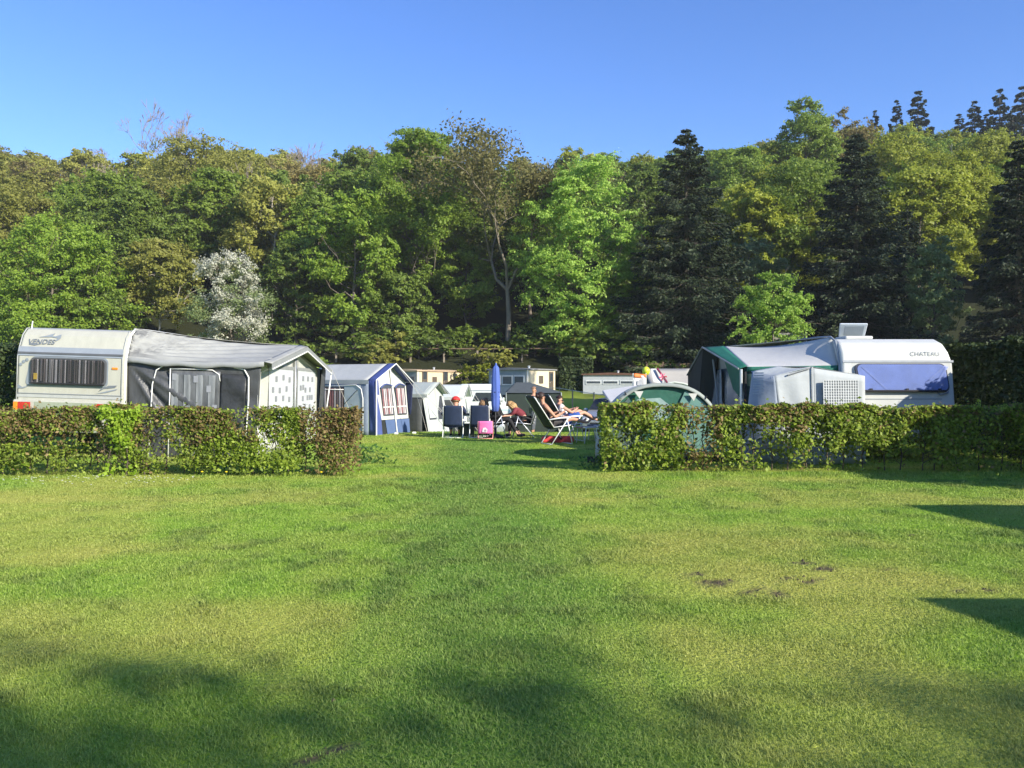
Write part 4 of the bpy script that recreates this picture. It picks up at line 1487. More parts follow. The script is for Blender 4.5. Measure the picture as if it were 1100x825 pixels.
# ------------------------------------------------------------------ small ridge tents / porch awnings
def ridge_tent(name, label, cat, N_, F_, z_n, z_a, Lr, roofm, wallm, frontm, lean_=.25):
    """gable between ground points N_ and F_ (near, far), roof running back from it"""
    n_, f_ = Vector((*N_, 0)), Vector((*F_, 0))
    g_ = (f_ - n_).normalized()
    o_ = Vector((g_.y, -g_.x, 0))
    c = (n_ + f_) / 2
    z0 = gz(c.x, c.y)
    t = thing(name, label, cat, (c.x, c.y, z0))
    n1, f1, a1 = n_ + Vector((0, 0, z0 + z_n)), f_ + Vector((0, 0, z0 + z_n)), c + Vector((0, 0, z0 + z_a))
    n_.z = f_.z = z0 - .02
    rm = MB().patch(n1 - o_ * Lr, n1 + o_ * .2, a1 + o_ * .25, a1 - o_ * Lr, 10, 8, lambda u, v: Vector((0, 0, -.05 * math.sin(math.pi * u) * math.sin(math.pi * v))))
    rm.patch(a1 - o_ * Lr, a1 + o_ * .25, f1 + o_ * .2, f1 - o_ * Lr, 10, 8)
    rm.build('roof', roofm, t, True, world=True, thick=.006)
    MB().slab([n1 - o_ * Lr - g_ * .02, n1 + o_ * .2 - g_ * .02, n1 + o_ * .2 - g_ * .02 + Vector((0, 0, -.1)), n1 - o_ * Lr - g_ * .02 + Vector((0, 0, -.1))], -g_ * .006).build('valance', roofm, t, world=True)
    MB().patch(n_ - o_ * Lr, n_, n1, n1 - o_ * Lr, 10, 8, wr(6, 4, .015)).build('side_wall', wallm, t, True, world=True, thick=.005)
    MB().patch(f_ - o_ * Lr, f_, f1, f1 - o_ * Lr, 4, 4).build('side_wall', wallm, t, True, world=True, thick=.005)
    cb = (n_ + f_) / 2
    lo = o_ * lean_
    MB().poly([n_ + lo, cb + lo, a1, n1]).build('front_wall', frontm, t, world=True, thick=.005)
    MB().poly([cb + lo, f_ + lo, f1, a1]).build('front_wall', frontm, t, world=True, thick=.005)
    for s0, s1 in ((.12, .46), (.56, .88)):
        q = []
        for s, z in ((s0, .35), (s1, .35), (s1, .96), (s0 + .03, .92)):
            b = (n_ + lo).lerp(f_ + lo, s)
            tp = n1.lerp(f1, s)
            q.append(b.lerp(tp, z) + o_ * .02)
        MB().slab(q, o_ * .006).build('window', M('awning_window_dark', (.06, .065, .075), .2, .35, 6), t, world=True)
    MB().tube([n1 + o_ * .25, a1 + o_ * .27, f1 + o_ * .25], .018, 6).build('canopy_rod', TRIM, t, world=True)
    mid = n1 - o_ * Lr * .45 - g_ * .04
    MB().tube([Vector((mid.x, mid.y, z0)), mid + Vector((0, 0, -.25)), mid + o_ * -.12 + Vector((0, 0, -.12)), mid - o_ * .3 + Vector((0, 0, -.1))], .016, 6).build('pole', ALU, t, True, world=True)
    for p in (n1, f1, a1):
        e = p + o_ * 1.5 - g_ * .3
        MB().tube([p + o_ * .25, Vector((e.x, e.y, gz(e.x, e.y)))], .007, 4).build('guy_line', ROPE, t, world=True)
    return t


TGREY = M('tent_pale_green_grey', (.42, .46, .42), .7, .08, 3, .2, 7, transl=.1)
TDARK = M('tent_dark_grey', (.07, .075, .075), .75, .15, 4, .3, 8)
ridge_tent('tent', 'small grey frame tent with pale green roof, right of the blue awning', 'tent', (-2.92, 27.2), (-2.35, 28.5), 1.26, 1.66, 2.0, TGREY, TDARK, M('tent_front_pale', (.44, .46, .44), .7, .06))
ridge_tent('tent', 'pale grey tent with a light roof right behind the small grey frame tent', 'tent', (-1.95, 30.0), (-1.72, 31.3), 1.40, 1.85, 2.4, M('tent_pale_roof', (.58, .62, .58), .7, .06, 2, .2, 6, transl=.1), TDARK, M('tent_front_white', (.62, .66, .64), .7, .06))

# ------------------------------------------------------------------ camper van
VY = 31.5
vx0, vx1 = X_(492, VY), X_(549, VY)
vz = gz(-1, VY)
VANW = M('van_white', (.62, .66, .65), .35, .04, 2)
van = thing('camper_van', 'white high-roofed camper van behind the blue chairs and closed parasol', 'van', ((vx0 + vx1) / 2, VY, vz))
hx = (vx1 - vx0) / 2
prof = [(-hx, .35), (-hx, 1.80), (-hx + .1, 1.94), (hx - .62, 1.94), (hx - .48, 1.84), (hx - .33, 1.34), (hx - .05, 1.05), (hx, .85), (hx, .4)]
MB().slab([(a, 0, z) for a, z in prof], (0, 1.9, 0)).build('body', VANW, van, bevel=.06, seg=3)
MB().slab([(-hx + .55, -.008, 1.30), (hx - .72, -.008, 1.30), (hx - .72, -.008, 1.62), (-hx + .68, -.008, 1.62)], (0, -.012, 0)).build('side_window', M('van_glass', (.03, .04, .05), .08, .2), van)
MB().slab([(hx - .66, -.008, 1.18), (hx - .38, -.008, 1.18), (hx - .50, -.008, 1.58), (hx - .66, -.008, 1.58)], (0, -.012, 0)).build('door_window', M('van_glass', (.03, .04, .05), .08, .2), van)
MB().slab([(hx - .46, .12, 1.80), (hx - .345, .12, 1.39), (hx - .345, 1.78, 1.39), (hx - .46, 1.78, 1.80)], (.02, 0, .012)).build('windscreen', M('van_glass', (.03, .04, .05), .08, .2), van)
MB().box((-hx - .005, -.012, 1.68), (hx - .45, -.002, 1.71)).build('roof_seam', STRIPE, van)
MB().box((-hx, -.01, .95), (hx - .1, -.002, .99)).build('stripe', M('stripe_pale_blue', (.4, .55, .6), .5), van)
MB().box((-hx, -.01, .38), (hx, -.003, .52)).build('sill', STRIPE, van)
for xx in (-hx + .42, hx - .42):
    tw = MB().lathe([(.2, -.1), (.3, -.1), (.32, 0), (.3, .1), (.2, .1)], 18).xf(Matrix.Translation((xx, .08, .32)) @ Matrix.Rotation(R(90), 4, 'X')).build('wheel', TYRE, van, True)
    MB().lathe([(.02, -.02), (.19, -.02), (.2, .06), (.02, .08)], 14).xf(Matrix.Translation((xx, .04, .32)) @ Matrix.Rotation(R(90), 4, 'X')).build('rim', STEEL, tw)
MB().tube([(hx - .38, -.05, 1.3), (hx - .28, -.16, 1.32)], .02, 6).build('mirror_arm', DARK, van)
MB().box((hx - .33, -.26, 1.22), (hx - .25, -.12, 1.44)).build('mirror', VANW, van, bevel=.02)

# low dark tent between the van and the loungers
dt = thing('tent', 'low dark green pavilion tent with a grey roof beside the camper van', 'tent', (.62, 35.5, gz(.6, 35.5)))
rx0, rx1, rz = X_(543, 35) - .62, X_(603, 35) - .62, 1.85
MB().add([(rx0, -1, 1.68), (rx1, -1, 1.68), (rx1, 1, 1.72), (rx0, 1, 1.72), (-.45, 0, 2.12), (.1, 0, 2.12)], [(0, 1, 5, 4), (1, 2, 5), (2, 3, 4, 5), (3, 0, 4)]).build('roof', M('tent_slate_roof', (.075, .085, .085), .6, .15), dt, bevel=.02)
MB().box((rx0 + .05, -.93, 0), (rx1 - .05, .93, 1.675)).build('walls', M('tent_very_dark_green', (.02, .032, .026), .7, .2), dt)
for xx in (rx0 + .03, rx1 - .03):
    MB().tube([(xx, -.97, 0), (xx, -.97, 1.7)], .02, 6).build('pole', STEEL, dt)


# ------------------------------------------------------------------ mobile homes
def mobile_home(label, px_corner, Y, w_front, w_side, z_roof_px, rz, front, side, roofm, doors, trimm):
    """front faces left-towards the camera, side faces the sun; the corner nearest the camera is at px_corner"""
    X = X_(px_corner, Y)
    z0 = gz(X, Y) - .1
    H = EYE + (HZ - z_roof_px) / F * Y - z0
    t = thing('mobile_home', label, 'mobile home', (X, Y, z0), rz)
    # local: corner at the origin, front along -x (facing -y), side along +y (facing +x)
    MB().box((-w_front, 0, .35), (-.0, w_side, H - .12)).build('wall', side, t)
    MB().box((-w_front + .01, -.012, .35), (-.02, -.001, H - .13)).build('front_cladding', front, t)
    MB().add([(-w_front - .1, -.14, H - .12), (.12, -.14, H - .12), (.12, w_side + .1, H - .12), (-w_front - .1, w_side + .1, H - .12), (-w_front - .1, -.14, H - .03), (.12, -.14, H - .03), (.12, w_side + .1, H - .03), (-w_front - .1, w_side + .1, H - .03),
              (-w_front / 2, -.14, H + .06), (-w_front / 2, w_side + .1, H + .06)],
             [(0, 1, 2, 3), (0, 4, 8, 5, 1), (1, 5, 6, 2), (2, 6, 9, 7, 3), (3, 7, 4, 0), (4, 7, 9, 8), (8, 9, 6, 5)]).build('roof', roofm, t)
    MB().box((-w_front + .1, .1, 0), (-.1, w_side - .1, .35)).build('base', DARK, t)
    n = 3
    ws = (w_front - .3) / n
    for i in range(n):
        a = -w_front + .15 + i * ws
        fw = MB().box((a + .05, -.05, 1.05), (a + ws - .05, -.013, H - .5)).build('window', trimm, t)
        MB().box((a + .12, -.058, 1.12), (a + ws - .12, -.051, H - .57)).build('pane', M('pane_grey', (.06, .07, .08), .35, .2, 3), fw)
    for kind, y0, y1, za, zb in doors:
        fw = MB().box((.002, y0, za), (.04, y1, zb)).build('door' if kind == 'door' else 'window', M('home_door_dark', (.10, .08, .06), .6, .2), t)
        if kind == 'door':
            MB().box((.041, y0 + .12, (za + zb) / 2 + .1), (.048, y1 - .12, zb - .12)).build('pane', M('pane_dark', (.04, .05, .06), .15, .2), fw)
            MB().box((.041, y0 + .05, 1.2), (.07, y0 + .1, 1.25)).build('handle', STEEL, fw)
    MB().tube([(.03, .05, .4), (.03, .05, H - .15)], .04, 6).build('downpipe', ALU, t)
    MB().lathe([(.08, H - .05), (.08, H + .16), (.12, H + .17), (.12, H + .2), (.02, H + .24)], 10, (-w_front * .4, w_side * .6, 0)).build('roof_vent', STEEL, t)
    return t


TAN = M('mobile_home_tan', (.62, .50, .33), .7, .06, 3, .1, 10)
PEACH = M('mobile_home_cream', (.66, .56, .40), .7, .06, 3, .1, 10)
GRYF = M('mobile_home_grey_front', (.22, .24, .25), .7, .1)
BRNR = M('mobile_home_brown_roof', (.14, .07, .045), .8, .2)
TANR = M('mobile_home_tan_roof', (.45, .33, .22), .8, .15)
GRYR = M('mobile_home_grey_roof', (.20, .20, .20), .8, .15)
mobile_home('cream mobile home with dark doors on its sunlit side behind the blue awning', 448, 60, 2.6, 5.4, 397, R(-33), GRYF, TAN, TANR,
            [('door', .55, 1.15, .5, 2.15), ('door', 3.0, 3.6, .4, 2.1), ('window', 1.75, 2.25, 1.1, 1.6)], M('trim_dark', (.10, .10, .1), .6))
mobile_home('mobile home with grey windowed front and cream end behind the closed blue parasol', 566, 58, 3.2, 3.9, 395.5, R(-33), M('mobile_home_pale_front', (.30, .32, .32), .7, .1), PEACH, GRYR,
            [('window', 1.6, 2.15, 1.15, 1.7), ('door', 3.0, 3.6, .45, 2.0)], M('trim_white', (.62, .63, .62), .6))
mobile_home('brown roofed mobile home with white framed windows left of the tallest spruce', 686, 60, 4.0, 2.6, 401, R(-12), M('mobile_home_white_front', (.42, .44, .45), .7, .08), PEACH, BRNR,
            [('door', .8, 1.5, .4, 2.0)], M('trim_white', (.62, .63, .62), .6))
mobile_home('beige mobile home on the bank behind the white awning roof', 866, 67, 3.6, 3.0, 358, R(-18), M('mobile_home_beige_front', (.40, .37, .29), .7, .1), M('mobile_home_brown_side', (.30, .22, .15), .7, .1), M('mobile_home_beige_roof', (.42, .40, .34), .8, .1),
            [('window', .6, 1.6, 1.0, 1.8)], M('trim_brown', (.22, .17, .12), .6))
# shed and plank fence below the tallest spruce
sx, sy = X_(716, 66), 66
sh = thing('garden_house', 'small white garden house half hidden below the tallest spruce', 'shed', (sx, sy, gz(sx, sy)))
SW = M('shed_white', (.66, .64, .58), .7, .08)
MB().box((-1.0, 0, 0), (1.0, 1.8, 2.0)).build('wall', SW, sh)
MB().slab([(-1.2, -.15, 1.95), (1.2, -.15, 1.95), (0, -.15, 2.65)], (0, 2.1, 0)).build('roof', BRNR, sh)
for xx in (-.7, .1):
    MB().box((xx, -.04, .9), (xx + .5, -.002, 1.6)).build('window', FRAME, sh)
MB().box((-.12, -.04, .05), (.05, -.002, 1.7)).build('door_edge', BRNR, sh)
WOOD = M('fence_wood', (.16, .11, .07), .85, .25, 5, stretch=(1, 1, .2))
fx0, fx1, fy = X_(694, 62), X_(765, 62), 62
fe = thing('fence', 'brown plank fence in front of the garden house below the tallest spruce', 'fence', ((fx0 + fx1) / 2, fy, gz(4, fy)))
mb = MB()
xx = fx0
while xx < fx1:
    z0 = gz(xx, fy)
    mb.box((xx, fy, z0), (xx + .17, fy + .03, z0 + 1.75 + random.uniform(-.03, .03)))
    xx += .19
mb.build('planks', WOOD, fe, world=True)
for i in range(5):
    xx = fx0 + (fx1 - fx0) * i / 4
    MB().box((xx, fy + .035, gz(xx, fy)), (xx + .1, fy + .13, gz(xx, fy) + 1.85)).build('post', WOOD, fe, world=True)
# rail fence at the edge of the wood
rx = [X_(p, 67.5) for p in (360, 400, 440, 476, 512, 560, 600)]
rf_ = thing('rail_fence', 'thin dark rail fence along the edge of the wood below the two oaks', 'fence', (rx[3], 67.5, gz(rx[3], 67.5)))
for xx in rx:
    MB().box((xx, 67.5, gz(xx, 67.5)), (xx + .14, 67.64, gz(xx, 67.5) + 1.25)).build('post', M('post_pale_wood', (.24, .20, .15), .85, .2), rf_, world=True)
MB().tube([(xx, 67.45, gz(xx, 67.5) + 1.1) for xx in rx], .05, 5).build('rail', WOOD, rf_, world=True)

# ------------------------------------------------------------------ silver car
CY = 33.0
cxm = X_(645, CY)
car = thing('car', 'silver hatchback seen front-on to the left of the green hedge', 'car', (cxm, CY, gz(cxm, CY)), R(-20))
SIL = M('car_silver', (.42, .44, .46), .28, .05, 2, metal=.5)
side = [(-.83, .3), (-.86, .62), (-.80, .92), (-.62, 1.40), (.62, 1.40), (.80, .92), (.86, .62), (.83, .3)]
rings = []
lon = [(0, .70, .94), (.12, .80, .97), (1.0, .97, 1.0), (1.75, 1.46, .98), (2.6, 1.47, .98), (3.6, 1.05, .97), (3.9, .8, .94)]
vv, ff = [], []
secs = [(0, .28, .62, .72, .70), (.10, .24, .74, .83, .80), (.95, .22, .93, .86, .80), (1.75, .22, 1.43, .86, .60), (2.7, .22, 1.45, .86, .58), (3.65, .24, 1.0, .84, .66), (3.85, .3, .7, .76, .7)]
for yy, zb, zt, wb, wt in secs:
    zm = min(zt * .75, .90)
    vv += [(-wb * .95, yy, zb), (-wb, yy, (zb + zm) / 2), (-wb * .97, yy, zm), (-wt, yy, zt), (wt, yy, zt), (wb * .97, yy, zm), (wb, yy, (zb + zm) / 2), (wb * .95, yy, zb)]
for i in range(len(secs) - 1):
    for k in range(8):
        ff.append((i * 8 + k, i * 8 + (k + 1) % 8, i * 8 + 8 + (k + 1) % 8, i * 8 + 8 + k))
ff += [tuple(range(8))[::-1], tuple(range(8 * (len(secs) - 1), 8 * len(secs)))]
MB().add(vv, ff).build('body', SIL, car, True, bevel=.05, seg=3)
CG = M('car_glass', (.025, .03, .035), .06, .2)
MB().slab([(-.74, 1.06, .985), (.74, 1.06, .985), (.60, 1.68, 1.39), (-.60, 1.68, 1.39)], (0, -.03, .035)).build('windscreen', CG, car)
for s in (-1, 1):
    MB().slab([(s * .80, 1.45, .96), (s * .80, 3.2, .96), (s * .645, 2.75, 1.36), (s * .64, 1.85, 1.36)], (s * .06, 0, .02)).build('side_window', CG, car)
    MB().ball((s * .62, .03, .62), (.16, .07, .09), 12, 8).build('headlight', M('headlight', (.7, .7, .68), .1), car, True)
    MB().ball((s * .96, 1.35, .98), (.11, .06, .07), 10, 6).build('mirror', SIL, car, True)
    for yy in (.78, 3.05):
        wv = MB().lathe([(.18, -.1), (.29, -.1), (.31, 0), (.29, .1), (.18, .1)], 18).xf(Matrix.Translation((s * .78, yy, .31)) @ Matrix.Rotation(R(90), 4, 'Y')).build('wheel', TYRE, car, True)
        MB().lathe([(.02, -.09), (.2, -.09), (.2, .09), (.02, .09)], 12).xf(Matrix.Translation((s * .79, yy, .31)) @ Matrix.Rotation(R(90), 4, 'Y')).build('rim', STEEL, wv)
MB().box((-.42, -.035, .40), (.42, .03, .52)).build('grille', DARK, car, bevel=.02)
MB().box((-.26, -.05, .30), (.26, -.036, .40)).build('number_plate', M('plate_white', (.7, .7, .66), .5), car)

# trailer with tilted pale cover
tr_ = thing('trailer', 'folding trailer with tilted pale grey cover behind the left end of the green hedge', 'trailer', (X_(670, 23), 23, 0))
o = tr_.location
c4 = [P(647, 419, 23), P(684, 413.5, 23), P(690, 427, 22.2), P(655, 431, 22.2)]
MB().slab([c4[3], c4[2], c4[1], c4[0]], (0, .05, -.08)).build('cover', M('trailer_cover', (.50, .50, .50), .6, .08, 3), tr_, world=True, bevel=.02)
MB().box((X_(652, 23), 22.5, .35), (X_(690, 23), 23.4, .95)).build('box', M('trailer_box', (.06, .065, .08), .6, .2), tr_, world=True, bevel=.03)
MB().ball((X_(655, 22.4), 22.4, .98), (.10, .10, .17)).build('cover_bag', NAVY, tr_, True, world=True)
MB().tube([(X_(655, 23), 22.7, .9), P(652, 420, 23)], .02, 6).build('prop', STEEL, tr_, world=True)
wheel(tr_, -.38, -.3, .27)
wheel(tr_, .45, -.3, .27)

# beige tent roof with colourful gable behind the dome tent
bt = thing('tent', 'beige ridge tent with a white and red edged gable behind the dome tent', 'tent', (X_(716, 29), 29, gz(5, 29)))
q = [P(700, 415, 27.5), P(690.5, 396, 29), P(742, 396, 29), P(748, 416, 27.5)]
MB().patch(q[0], q[3], q[2], q[1], 8, 6, lambda u, v: Vector((0, 0, -.04 * math.sin(math.pi * u) * math.sin(math.pi * v)))).build('roof', M('tent_beige', (.48, .45, .38), .7, .06, 3, transl=.1), bt, True, world=True, thick=.006)
MB().slab([P(699, 396, 27.3), P(706, 396, 27.3), P(717, 409, 27.0), P(714, 413, 27.0), P(702, 410, 27.0)], (0, .02, 0)).build('gable_flap', M('tent_flap_white', (.52, .52, .52), .7), bt, world=True)
MB().tube([P(706, 396, 27.2), P(712, 404, 27.0), P(718, 413, 26.9)], .035, 6).build('edge_tape', M('tape_dark_red', (.20, .03, .06), .7), bt, world=True)
b0 = q[0]
MB().add([P(700, 415, 27.5), P(748, 416, 27.5), (P(748, 416, 27.5).x, 27.5, -.05), (P(700, 416, 27.5).x, 27.5, -.05)], [(0, 1, 2, 3)]).build('side_wall', M('tent_wall_blue_grey', (.16, .18, .26), .7, .15), bt, world=True, thick=.006)
MB().add([P(690.5, 396, 29), (P(690, 400, 29).x, 29, -.2), (P(742, 400, 29).x, 29, -.2), P(742, 396, 29)], [(0, 1, 2, 3)]).build('back_wall', M('tent_wall_blue_grey', (.16, .18, .26), .7, .15), bt, world=True, thick=.006)
p = P(712, 405, 25.5)
ws = thing('pinwheel', 'pinkish red pinwheel on a pole behind the dome tent', 'pinwheel', (p.x, 25.5, gz(p.x, 25.5)))
zc = p.z - gz(p.x, 25.5)
MB().tube([(0, 0, 0), (0, 0, zc)], .015, 6).build('pole', ALU, ws)
for i, c in enumerate(((.75, .06, .12), (.7, .2, .3), (.8, .1, .2), (.7, .12, .2), (.75, .06, .12), (.7, .2, .3))):
    a = i * R(60)
    e = lambda r_, t_: (r_ * math.cos(a + t_), -.02 - .03 * (t_ > .3), zc + r_ * math.sin(a + t_))
    MB().slab([(0, -.02, zc), e(.13, -.1), e(.11, .35), e(.04, .6)], (0, .006, 0)).build('vane', M(f'pinwheel_colour_{i % 4}', c, .5), ws)
p = P(694, 398.5, 26.5)
bl_ = thing('balloon', 'yellow green balloon on a stick above the orange and white banner', 'balloon', (p.x, 26.5, gz(p.x, 26.5)))
zc = p.z - bl_.location.z
MB().ball((0, 0, zc), (.125, .125, .14), 16, 12).build('balloon_skin', M('balloon_yellow', (.55, .62, .04), .3, .05), bl_, True)
MB().tube([(0, 0, 0), (0, 0, zc - .13)], .01, 6).build('stick', ALU, bl_)
p = P(687, 408, 26)
bn = thing('banner', 'white banner with orange top edge next to the yellow balloon', 'banner', (p.x, 26, gz(p.x, 26)))
zc = p.z - bn.location.z
MB().patch((-.20, 0, zc - .25), (.17, 0, zc - .27), (.20, 0, zc + .13), (-.17, 0, zc + .15), 8, 6, wr(6, 3, .02, fade=False)).build('cloth', M('banner_white', (.74, .72, .68), .7, .04), bn, True, thick=.006)
MB().patch((-.18, -.012, zc + .08), (.20, -.012, zc + .06), (.21, -.012, zc + .17), (-.17, -.012, zc + .20), 8, 2, wr(6, 3, .02, fade=False)).build('top_edge', M('banner_orange', (.80, .22, .06), .7, .06), bn, True, thick=.006)
MB().slab([(-.08, -.03, zc - .17), (.07, -.03, zc - .18), (.09, -.03, zc - .05), (.02, -.03, zc + .02), (-.07, -.03, zc - .03)], (0, -.004, 0)).build('grey_patch', M('banner_grey', (.42, .43, .45), .7), bn)
for xx in (-.2, .2):
    MB().tube([(xx, .01, 0), (xx, .01, zc + .2)], .015, 6).build('pole', ALU, bn)
# green rounded awning strip right of it
ga = thing('windbreak', 'green and orange edged windbreak behind the right half of the dome tent', 'windbreak', (X_(733, 24), 24, gz(5, 24)))
pts = [P(718, 412, 24), P(724, 410.5, 24), P(734, 412, 24), P(746, 416, 24)]
mb = MB()
for a, b in zip(pts[:-1], pts[1:]):
    mb.poly([(a.x, a.y, 0), (b.x, b.y, 0), b, a])
mb.build('cloth', M('windbreak_green', (.06, .26, .07), .7, .1), ga, world=True, thick=.01)
MB().tube([p_ + Vector((0, -.02, 0)) for p_ in pts], .025, 6).build('edge_tape', M('windbreak_pale', (.55, .60, .52), .7), ga, world=True)
for p_ in pts[::3]:
    MB().tube([(p_.x, p_.y + .03, 0), p_ + Vector((0, .03, .05))], .014, 6).build('pole', STEEL, ga, world=True)

# rope fence across the far lawn
rp = thing('rope_fence', 'low rope strung on thin posts across the lawn behind the loungers', 'fence', (X_(625, 40), 40, gz(3, 40)))
pp = [P(590, 416.5, 42), P(601, 417, 42), P(615, 419.5, 41), P(638, 423, 40), P(660, 426, 39)]
MB().tube(pp, .018, 5).build('rope', ROPE, rp, world=True)
for p_ in pp[1:]:
    MB().tube([(p_.x, p_.y, gz(p_.x, p_.y)), p_ + Vector((0, 0, .08))], .035, 6).build('post', M('post_pale_wood', (.24, .20, .15)), rp, world=True)

# ------------------------------------------------------------------ dome tent
DX, DY = X_(716, 16.2), 16.6
do = thing('dome_tent', 'green and aqua dome tent with pale hoop behind the green hedge', 'tent', (DX, DY, 0))
Wd_, Hd_ = 1.24, 1.56


def hoop(t, k=1.0, h=1.0):
    a = math.pi * t
    c, s = math.cos(a), math.sin(a)
    return Vector((-Wd_ * k * math.copysign(abs(c) ** .82, c), 0, Hd_ * h * abs(s) ** .80))


mb = MB()
n = 28
vv, ff = [], []
for j, (yy, k, h) in enumerate(((0, 1, 1), (.45, 1.03, 1.0), (1.0, 1.0, .95), (1.6, .85, .80), (2.1, .6, .5), (2.4, .3, .12))):
    for i in range(n + 1):
        q_ = hoop(i / n, k, h)
        vv.append((q_.x, yy, q_.z))
for j in range(5):
    for i in range(n):
        a = j * (n + 1) + i
        ff.append((a, a + 1, a + n + 2, a + n + 1))
mb.add(vv, ff).build('flysheet', M('dome_grey_cloth', (.42, .46, .43), .6, .08, 3, .3, 6, transl=.15), do, True, thick=.006)
# front: dark green head panel, aqua lower panels
fr = MB()
vv = [(0, .10, .0)] + [(hoop(i / n, .97, .97).x, .06 - .18 * math.sin(math.pi * i / n) * 0, hoop(i / n, .97, .97).z) for i in range(n + 1)]
ff = [(0, i, i + 1) for i in range(1, n + 1)]
fr.add(vv, ff).build('front_wall', DOMEG, do, thick=.005)
hp = [hoop(t, .93, .93) for t in (.16, .25, .33)]
MB().slab([(-1.30, .03, .05), (-.2, .03, .05), (-.55, .03, .75)] + [(p_.x, .03, p_.z) for p_ in hp[::-1]], (0, -.01, 0)).build('front_panel', M('dome_window', (.09, .13, .12), .2, .3, 4), do)
MB().slab([(.15, .028, .02), (1.5, .028, .02)] + [(p_.x, .028, p_.z) for p_ in [hoop(t, .95, .95) for t in (.93, .85, .76, .68, .60)]] + [(.30, .028, 1.10)], (0, -.010, 0)).build('front_panel', DOMEA, do)
MB().slab([(-.75, .026, .85), (-.1, .026, .70), (.25, .026, 1.05), (-.05, .026, 1.28), (-.5, .026, 1.25)], (0, -.01, 0)).build('front_panel', M('dome_window_pale', (.26, .36, .33), .25, .3, 5), do)
for i in range(4):
    MB().slab([(-.95 + .16 * i, .012, 1.02 + .06 * i), (-.90 + .16 * i, .012, 1.04 + .06 * i), (-.42 + .10 * i, .012, .72), (-.50 + .10 * i, .012, .72)], (0, -.006, 0)).build('fold', BLACKC, do)
band = MB()
for k0, k1, y0 in ((1.01, .965, -.03),):
    v_, f_ = [], []
    for i in range(n + 1):
        a, b = hoop(i / n, k0, k0), hoop(i / n, k1, k1)
        v_ += [(a.x, y0 + .03, a.z), (b.x, y0, b.z)]
    for i in range(n):
        f_.append((2 * i, 2 * i + 1, 2 * i + 3, 2 * i + 2))
    band.add(v_, f_)
band.build('hoop_band', M('dome_band_pale', (.27, .30, .27), .6, .05), do, True, thick=.012)
for tx in (.39, .64):
    q_ = hoop(tx, .95, .95)
    MB().slab([(q_.x - .09, -.045, q_.z), (q_.x + .09, -.045, q_.z), (q_.x + .02, -.04, q_.z - .15)], (0, -.008, 0)).build('hoop_tab', LIGHTC, do)
for i in (4, 9, 20, 24):
    q_ = hoop(i / n, 1.03, 1.03)
    MB().tube([(q_.x, -.03, q_.z), (q_.x * .96, -.035, q_.z * .95)], .012, 5).build('hoop_clip', DARK, do)
MB().box((-1.5, -.05, .0), (1.55, -.02, .12)).build('mud_flap', BLACKC, do)

# ------------------------------------------------------------------ right caravan
c2 = thing('caravan', 'white caravan with blue blind in the rear window behind the green hedge', 'caravan', (7.77, 16.8, 0))
prof = [(.05, .50), (0, .75), (0, 1.98), (.06, 2.2), (.18, 2.38), (.40, 2.47), (1.0, 2.50), (5.0, 2.50), (5.4, 2.2), (5.6, 1.7), (5.55, .9), (5.3, .5)]
vv, ff = [], []
for s in (-1, 1):
    for yy, zz in prof:
        k = 1.16 - .0 * zz
        if s > 0: k = 1.17 - .085 * max(0, zz - 1.0) - .15 * max(0, zz - 2.05) / .45 * .8
        vv.append((s * k, yy, zz))
m_ = len(prof)
ff = [tuple(range(m_)), tuple(range(m_, 2 * m_))[::-1]] + [(i, (i + 1) % m_, m_ + (i + 1) % m_, m_ + i) for i in range(m_)]
MB().add(vv, ff).build('body', WHITE, c2, bevel=.07, seg=4)
MB().box((-1.14, -.014, 1.985), (1.075, -.001, 2.03)).build('gutter', M('gutter_grey', (.34, .36, .38), .5), c2)
wf = MB().rrect(-.80, 1.39, 1.0, 1.965, .13, -.05, .0, skew=(-.13, -.10)).build('window', M('window_rim_dark', (.045, .05, .075), .4, .1), c2)
MB().rrect(-.765, 1.425, .97, 1.945, .11, -.056, -.051, skew=(-.12, -.09)).build('blind', BLIND, wf)
for a, b in (((-.80, 1.90), (-.30, 1.44)), ((.86, 1.92), (.50, 1.60)), ((.90, 1.90), (.62, 1.46))):
    MB().slab([(a[0], -.057, a[1]), (a[0] + .05, -.057, a[1]), (b[0] + .05, -.057, b[1]), (b[0], -.057, b[1])], (0, -.004, 0)).build('blind_fold', M('blind_fold', (.30, .36, .72), .6), wf)
MB().rrect(-.765, 1.42, .97, 1.95, .11, -.075, -.073, skew=(-.12, -.09)).build('pane', SHEER('pane_clear', (.2, .22, .25), .97, .04), wf)
MB().tube([(-.74, -.08, 1.415), (.90, -.08, 1.415)], .022, 6).build('window_seal', DARK, wf)
for xx in (-.62, .1, .75):
    MB().box((xx, -.085, 1.42), (xx + .05, -.06, 1.465)).build('catch', DARK, wf)
for xx in (-.92, .86):
    MB().tube([(xx - .10, -.01, 1.37), (xx - .07, -.06, 1.34), (xx + .08, -.06, 1.38), (xx + .11, -.01, 1.40)], .016, 6).build('grab_handle', STRIPE if xx > 0 else ALU, c2, True)
MB().box((-.8, -.008, 1.245), (.85, -.0, 1.26)).build('trim_line', STRIPE, c2)
MB().box((-1.0, -.09, .48), (1.0, .02, .72)).build('bumper', M('bumper_grey', (.42, .43, .42), .5), c2, bevel=.03)
for a, b in ((-.95, -.6), (.6, .95)):
    MB().box((a, -.11, .53), (b, -.09, .66)).build('tail_light', RED, c2, bevel=.01)
MB().box((1.18, -.03, .98), (1.60, .25, 1.06)).build('gas_shelf', STEEL, c2, bevel=.02)
T4 = Matrix.Translation((.53, .062 - .03, 2.155)) @ Matrix.Rotation(R(90) - math.atan2(.06, .22), 4, 'X')
